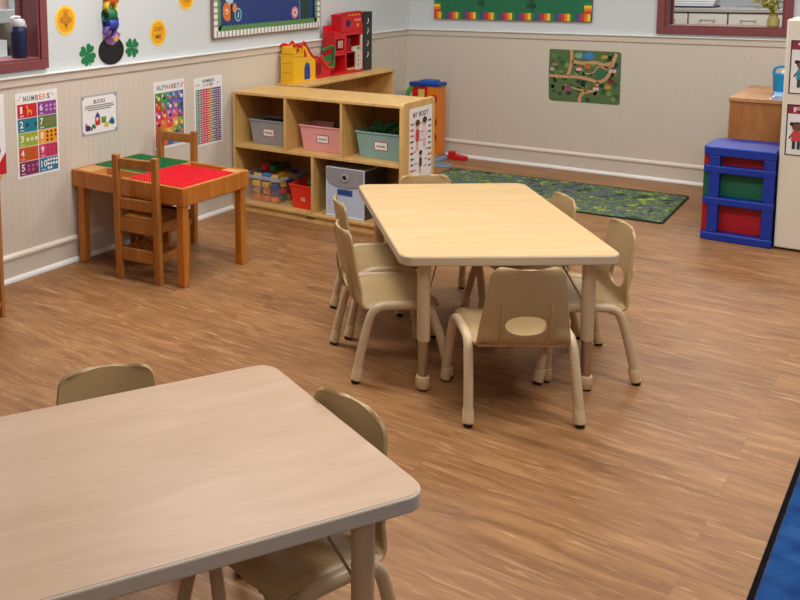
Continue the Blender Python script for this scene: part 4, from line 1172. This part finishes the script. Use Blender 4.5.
tag(b.build('toy_ramp', None, bevel=.005, loc=(.445, -.15, 0)), 'red plastic ramp piece lying on the floor by the back baseboard', 'toy')
b = MB(); b.prism(rrect(.20, .14, .05, 6), 0, .012, cm((150, 166, 180))); b.prism(rrect(.17, .11, .04, 6), .012, .016, cm((120, 140, 158)))
tag(b.build('toy_tray', None, bevel=.002, loc=(.50, -.42, 0), rz=.1), 'flat grey-blue plastic tray on the floor at the foot of the orange toy', 'toy')

# ------------------------------------------------------------------ rugs
b = MB(); rm = rug_material(); bordm = mat('rug_border_green', (30, 52, 30), .95)
RW, RD = 1.65, .815
b.prism(rrect(RW - .02, RD - .02, .02, 4), .0005, .0085, rm)
tr = thing('road_map_rug', 'green and grey road map rug on the floor by the back wall', 'rug', (1.485, -.855, 0), R(2.2))
b.build('rug_field', tr, smooth=False)
b = MB(); oo = rrect(RW, RD, .025, 4); ii = rrect(RW - .024, RD - .024, .02, 4); n = len(oo)
vs = [(x, y, .0) for x, y in oo] + [(x, y, .0095) for x, y in oo] + [(x, y, .0095) for x, y in ii]
b.add(vs, [(i, (i + 1) % n, n + (i + 1) % n, n + i) for i in range(n)] + [(n + i, n + (i + 1) % n, 2 * n + (i + 1) % n, 2 * n + i) for i in range(n)], bordm); b.build('binding', tr, smooth=False)
tr = thing('blue_rug', 'blue carpet with a black bound edge at the lower right corner', 'rug', (4.362, -5.3, 0))
RW, RD = 2.0, 3.6
b = MB(); b.prism(rrect(RW - .03, RD - .03, .08, 6), .0005, .010, carpet_blue()); b.build('rug_field', tr, smooth=False)
b = MB(); oo = rrect(RW, RD, .09, 6); ii = rrect(RW - .026, RD - .026, .078, 6); n = len(oo)
vs = [(x, y, .0) for x, y in oo] + [(x, y, .0115) for x, y in oo] + [(x, y, .0115) for x, y in ii]
b.add(vs, [(i, (i + 1) % n, n + (i + 1) % n, n + i) for i in range(n)] + [(n + i, n + (i + 1) % n, 2 * n + (i + 1) % n, 2 * n + i) for i in range(n)], mat('black_binding', (12, 12, 18), .95, spec=.1)); b.build('binding', tr, smooth=False)['label'] = 'black edge binding'

# ------------------------------------------------------------------ right side: blue unit, wooden cabinet, divider
def blue_unit():
    x0, x1, yf, yb, h = 2.560, 2.912, -1.418, -1.08, .532
    t = thing('plastic_toy_unit', 'blue plastic unit with red and green recessed bins beside the cream divider', 'shelf', (0, 0, 0))
    bl = mat('cobalt_plastic', (16, 54, 164), .45, bump=.06, bscale=300); rd = mat('bin_red', (176, 14, 34), .5); gn = mat('bin_green', (12, 100, 72), .5)
    def plan(e, r):   # rounded left-front corner
        P = [(x1 + 0, yf + 0), (x1, yb), (x0 + .06 - e, yb)]
        P = [(x1, yf - e), (x1, yb + e)]
        for i in range(7):
            a = R(90 + 90 * i / 6); P.append((x0 + .10 - e + .10 * math.cos(a), yb - .10 + e + .10 * math.sin(a)))
        for i in range(5):
            a = R(180 + 90 * i / 4); P.append((x0 + r - e + r * math.cos(a), yf + r - e + r * math.sin(a)))
        return P
    b = MB(); b.prism(plan(.001, .035), h - .05, h, bl); b.build('top', t, bevel=.006, seg=3)
    b = MB(); b.prism(plan(.002, .035), 0, .045, bl); b.build('base', t, bevel=.006)
    for z in (.385, .205):
        b = MB(); b.prism(plan(0, .035), z, z + .04, bl); b.build('bar', t, bevel=.005)
    b = MB(); b.bb((x1 - .055, yf + .0015, .046), (x1 - .0015, yb + .0015, h - .049), bl); b.build('post', t, bevel=.005)
    b = MB(); b.bb((x0 + .032, yf + .0015, .046), (x0 + .086, yf + .08, h - .049), bl); b.bb((x0 + .03, yf + .10, .04), (x1 - .02, yb - .02, h - .04), bl); b.build('post', t, bevel=.005)
    for z0, z1, m in ((.045, .205, rd), (.245, .385, gn), (.425, h - .048, rd)):
        b = MB(); b.bb((x0 + .03, yf + .055, z0 - .002), (x1 - .054, yb - .08, z1 + .002), m); b.bb((x0 - .001, yf + .034, z0 - .002), (x0 + .034, yb - .11, z1 + .002), m); o = b.build('bin', t, bevel=.006); o['label'] = 'green bin' if m is gn else 'red bin'
blue_unit()
def wood_cabinet():
    x0, x1, yf, yb, h = 2.585, 3.35, -.905, -.22, .75
    t = thing('wooden_cabinet', 'brown oak cabinet behind the blue plastic unit', 'cabinet', (0, 0, 0))
    b = MB(); b.bb((x0, yf, 0), (x1, yb, h - .025), oak); b.build('body', t, bevel=.003)
    b = MB(); b.bb((x0 - .006, yf - .006, h - .025), (x1, yb, h), wood('oak_top', (176, 124, 78), (190, 138, 90), (204, 152, 104), (6, 1, 6), .4, .4, nscale=3)); b.build('top', t, bevel=.004)
wood_cabinet()
def canister():
    t = thing('blue_caddy', 'bright blue plastic caddy standing on the oak cabinet', 'container', (2.815, -.66, .75))
    b = MB(); m = mat('cyan_plastic', (20, 140, 190), .4)
    b.lathe((0, 0, 0), [(.042, 0), (.046, .01), (.05, .10), (.052, .13), (.05, .132)], m, 20); b.build('body', t)
    b = MB(); b.tube([(-.048, 0, .125), (-.04, 0, .16), (0, 0, .175), (.04, 0, .16), (.048, 0, .125)], .008, m, 10, smooth=3); b.build('handle', t)
    b = MB(); b.ball((.02, 0, .135), (.03, .03, .025), white_p); b.build('tissue', t)
canister()
b = MB(); pb = mat('pale_blue_paper', (150, 190, 224), .6)
for k in range(4): b.box((0.002 * k, .003 * k, .003 + .006 * k), (.16, .22, .0055), pb if k % 2 else white_p, rz=.06 * k)
tag(b.build('paper_stack', None, smooth=False, loc=(2.87, -.80, .75)), 'small stack of pale blue papers in front of the blue caddy', 'paper')
def divider():
    x0, x1, y, h = 2.921, 4.3, -1.40, 1.245
    cream = mat('cream_laminate', (234, 227, 210), .5)
    t = thing('room_divider', 'cream divider panel at the right edge of the photo', 'divider', (0, 0, 0))
    b = MB(); b.bb((x0, y, .012), (x1, y + .30, h), cream); b.build('panel', t, bevel=.008, seg=3)
    b = MB(); b.bb((x0 + .02, y + .02, 0), (x1 - .02, y + .28, .012), dark_p); b.build('plinth', t, smooth=False)
divider()
def card(z0, h, title, shirts, label):
    w = .30; q = sheet(w, h, on_back(2.945, z0, -1.4011), white_p)
    mr = cm((140, 36, 66)); k = .006
    q.rect(0, 0, w, k, ink, 1); q.rect(0, k, k, h - k, ink, 1); q.rect(w - k, k, w, h - k, ink, 1); q.rect(k, h - .05, w - k, h - k, mr, 1); q.rect(0, h - k, w, h, ink, 1)
    q.text(title, w / 2, h - .028, .026, cm((250, 220, 226)), 2, w=w * .8)
    k_ = .84; P0 = q.map
    for i, (sx, sh) in enumerate(shirts):
        q.map = lambda u, v, d, sx=sx: P0(sx + (u - sx) * k_, .035 + (v - .03) * k_, d)
        sk = cm((120, 80, 60)); s = 1.0
        q.rect(sx - .022, .03, sx - .004, .085, cm((50, 56, 70)), 2); q.rect(sx + .004, .03, sx + .022, .085, cm((50, 56, 70)), 2)
        q.poly([(sx - .028, .08), (sx + .028, .08), (sx + .024, .145), (sx - .024, .145)], cm(sh), 2.5)
        q.poly([(sx + .02, .14), (sx + .045, .10), (sx + .036, .094), (sx + .016, .125)], sk, 2.2); q.poly([(sx - .016, .125), (sx - .036, .094), (sx - .045, .10), (sx - .02, .14)], sk, 2.2)
        q.disc(sx, .168, .026, sk, 2.6, n=16); q.disc(sx, .178, .029, cm((44, 32, 34)), 2.4, rb=.027, n=14)
        if i % 2 == 1 or len(shirts) > 2: q.disc(sx - .028, .19, .013, cm((44, 32, 34)), 2.3, n=10); q.disc(sx + .028, .19, .013, cm((44, 32, 34)), 2.3, n=10)
        q.disc(sx - .009, .166, .0035, ink, 3, n=8); q.disc(sx + .009, .166, .0035, ink, 3, n=8)
    q.map = P0
    tag(q.build('poster', None, smooth=False), label, 'poster', 'picture cards on the divider')
card(.852, .285, 'Welcome', [(.055, (50, 150, 170)), (.15, (200, 90, 60)), (.24, (80, 120, 60))], 'upper picture card with a child in teal on the cream divider')
card(.522, .275, 'Friends', [(.05, (206, 70, 80)), (.13, (80, 130, 190)), (.23, (220, 170, 60))], 'lower picture card with children in red and blue on the cream divider')

# low brown bookcase at the left edge
t = thing('low_bookcase', 'low brown wooden bookcase against the left wall at the photo edge', 'shelf', (0, 0, 0))
b = MB(); b.bb((.035, -4.62, 0), (.375, -4.598, .635), oak); b.build('side_panel', t, bevel=.004)
b = MB(); b.bb((.035, -5.6, 0), (.375, -5.578, .635), oak); b.build('side_panel', t, bevel=.004)
b = MB(); b.bb((.035, -5.6, .635), (.385, -4.594, .66), honey_l); b.build('top', t, bevel=.006)
b = MB(); b.bb((.035, -5.578, .05), (.37, -4.62, .072), honey_l); b.build('shelf', t, smooth=False); b = MB(); b.bb((.035, -5.578, .33), (.37, -4.62, .35), honey_l); b.build('shelf', t, smooth=False)
b = MB(); b.bb((.035, -5.578, .05), (.045, -4.62, .63), oak); b.build('back_panel', t, smooth=False)
b = MB(); b.bb((.05, -5.578, 0), (.36, -4.62, .05), oak); b.build('plinth', t, smooth=False)

# ------------------------------------------------------------------ things seen through the windows
# water bottle on the left sill
t = thing('water_bottle', 'navy water bottle with a grey lid on the left window sill', 'bottle', (-.05, -4.110, W1[2] + .012))
t.scale = (.82, .82, .80)
navy = mat('navy_metal', (28, 40, 78), .35); gl = mat('light_grey_lid', (206, 208, 212), .4)
b = MB(); b.lathe((0, 0, 0), [(.046, 0), (.049, .006), (.049, .165), (.047, .185), (.04, .196), (.04, .20)], navy, 28); b.build('bottle_body', t)
b = MB(); b.lathe((0, 0, 0), [(.042, .2), (.044, .204), (.044, .228), (.036, .244), (.02, .248)], gl, 24); b.tube([(-.01, -.03, .235), (-.01, -.045, .25), (.0, -.02, .262), (.01, .01, .256)], .008, gl, 10, smooth=3); b.build('lid', t)
b = MB(); b.tube([(0, .042, .215), (0, .055, .21), (0, .058, .19)], .006, gl, 10, smooth=3); b.build('carry_loop', t)
# neighbouring room at the left
struct((lambda o: o)(MB().bb((-1.6, RY, 0), (-1.5, .0, RZ), paint).build('wall_beyond_left', smooth=False)))
t = thing('wall_shelf', 'pale shelf unit seen through the left window behind the bottle', 'shelf', (0, 0, 0))
lt = mat('pale_grey_laminate', (200, 204, 206), .5); bg = mat('beige_panel', (168, 156, 138), .6)
b = MB(); b.bb((-1.5, -5.2, 0), (-1.1, -3.2, .98), bg); b.build('base_cabinet', t, smooth=False)
b = MB(); b.bb((-1.5, -5.22, .98), (-1.07, -3.18, 1.02), lt); b.build('counter_top', t, bevel=.004)
b = MB(); b.bb((-1.5, -5.2, 1.02), (-1.46, -2.6, 1.235), bg); b.build('back_splash', t, smooth=False)
b = MB(); b.bb((-1.5, -5.2, 1.235), (-1.1, -3.15, 1.32), lt); b.build('upper_shelf', t, bevel=.004)
b = MB(); b.bb((-1.38, -3.58, 1.02), (-1.12, -3.325, 1.125), white_p); tag(b.build('paper_box', None, bevel=.003), 'pale box on the counter beyond the left window', 'box')
b = MB(); b.bb((-1.38, -3.318, 1.02), (-1.12, -3.22, 1.075), dark_p); tag(b.build('paper_box', None, bevel=.003), 'black box on the counter beyond the left window', 'box')
t = thing('pink_canister', 'dusty pink canister on the upper shelf beyond the left window', 'container', (-1.2, -3.33, 1.32))
b = MB(); b.lathe((0, 0, 0), [(.07, 0), (.075, .01), (.07, .14), (.05, .15)], cm((206, 170, 160)), 20); b.build('body', t)
b = MB(); b.lathe((0, 0, 0), [(.052, .15), (.052, .165), (.01, .18)], ink, 20); b.build('lid', t)

# room beyond the back window
struct(MB().bb((.0, 3.6, 0), (RX, 3.7, RZ), paint).build('wall_beyond_back', smooth=False))
def drawers():
    y, top = 2.5, 1.125
    t = thing('drawer_cabinet', 'off-white cabinet with a row of drawers seen through the back window', 'cabinet', (0, 0, 0))
    wh = mat('offwhite_laminate', (214, 210, 200), .5); gap = mat('dark_gap', (96, 92, 86), .7)
    b = MB(); b.bb((.8, y, 0), (3.4, y + .55, top - .032), gap); b.build('carcass', t, smooth=False)
    b = MB(); b.bb((.78, y - .03, top - .035), (3.42, y + .56, top), mat('grey_counter', (170, 166, 158), .4)); b.build('counter_top', t, bevel=.004)
    x = .94
    for k in range(7):
        w = .33
        b = MB(); b.bb((x + .006, y - .02, top - .175), (x + w - .006, y, top - .045), wh); d = b.build('drawer', t, bevel=.003)
        c = x + w / 2
        q = MB(); q.tube([(c - .055, y - .02, top - .105), (c - .05, y - .045, top - .108), (c + .05, y - .045, top - .108), (c + .055, y - .02, top - .105)], .005, chrome, 8, smooth=3); q.build('handle', d)
        b = MB(); b.bb((x + .006, y - .02, .1), (x + w - .006, y, top - .187), wh); b.build('door', t, bevel=.003)
        x += w
drawers()
t = thing('paper_tray', 'flat tray of lilac papers on the counter beyond the back window', 'tray', (1.60, 2.70, 1.125))
b = MB(); b.bb((-.2, -.13, 0), (.2, .13, .018), dark_p); b.build('tray', t, bevel=.003)
b = MB()
for k in range(5): b.box((.004 * k, 0, .022 + .012 * k), (.37, .23, .010), cm((196, 196, 220)) if k % 2 else white_p)
b.build('paper', t, smooth=False)
def leafy(name, label, loc, n, r, h, cols, seed, pot_m, lw=.02, ll=.07, cat='plant', vase=None):
    t = thing(name, label, cat, loc)
    rg = random.Random(seed)
    b = MB()
    if vase: b.lathe((0, 0, 0), vase, pot_m, 20)
    else: b.lathe((0, 0, 0), [(.05, 0), (.055, .01), (.07, .10), (.066, .10), (.06, .09)], pot_m, 20)
    z0 = vase[-1][1] if vase else .09
    b.build('pot' if not vase else 'vase', t)
    st = MB(); lf = MB()
    for i in range(n):
        a = rg.uniform(0, 2 * PI); rad = r * math.sqrt(rg.random()); hh = z0 + h * rg.uniform(.25, 1)
        e = Vector((rad * math.cos(a), rad * math.sin(a), hh))
        if vase and (e.x > .03 or e.y > .07 or (e.z < .05 and e.y < -.05)): continue
        if i % 3 == 0: st.tube([(0, 0, z0 - .03), (e.x * .4, e.y * .4, z0 + (hh - z0) * .6), tuple(e)], .0018, cols[0], 5, smooth=2)
        d = Vector((math.cos(a) * rg.uniform(.2, 1), math.sin(a) * rg.uniform(.2, 1), rg.uniform(-.5, .8))).normalized()
        s = d.cross(Vector((0, 0, 1))).normalized(); nrm = s.cross(d)
        m = rg.choice(cols); l = ll * rg.uniform(.7, 1.2); w = lw * rg.uniform(.7, 1.2)
        p = [e, e + d * l * .35 + s * w - nrm * .004, e + d * l * .75 + s * w * .7, e + d * l, e + d * l * .75 - s * w * .7, e + d * l * .35 - s * w - nrm * .004, e + d * l * .5 + nrm * .005]
        lf.add([tuple(x) for x in p], [(0, 1, 6), (1, 2, 6), (2, 3, 6), (3, 4, 6), (4, 5, 6), (5, 0, 6)], m)
    st.build('stem', t); lf.build('foliage', t, smooth=False)
    return t
leafy('potted_plant', 'dark green leafy plant on the counter beyond the back window', (2.22, 2.80, 1.125), 160, .17, .30, [cm((24, 66, 36)), cm((36, 90, 48)), cm((16, 50, 30))], 31, cm((170, 160, 148)), .02, .08)
leafy('potted_plant', 'yellow-green plant in a small glass jar on the back window sill', (2.645, .05, W2[2] + .012), 150, .10, .20, [cm((176, 172, 70)), cm((200, 190, 100)), cm((130, 142, 56)), cm((226, 222, 180))], 32, mat('jar_glass', (196, 182, 96), .1, alpha=.7), .011, .055, vase=[(.030, 0), (.036, .006), (.038, .045), (.024, .07), (.028, .085)])

# ------------------------------------------------------------------ world + colour
w = bpy.data.worlds.new('world'); sc.world = w; w.use_nodes = True
bgn = w.node_tree.nodes['Background']; bgn.inputs[0].default_value = (.8, .85, 1, 1); bgn.inputs[1].default_value = .3
for x, y, p_, l_ in ((-.85, -4.2, 40, 'ceiling panel in the room beyond the left window'), (2.2, 1.6, 45, 'ceiling panel in the room beyond the back window')):
    ceiling_light(x, y, p_, l_)
sc.view_settings.view_transform = 'Standard'; sc.view_settings.look = 'None'
sc.view_settings.gamma = 1; sc.view_settings.use_curve_mapping = False
sc.view_settings.exposure = 0.0
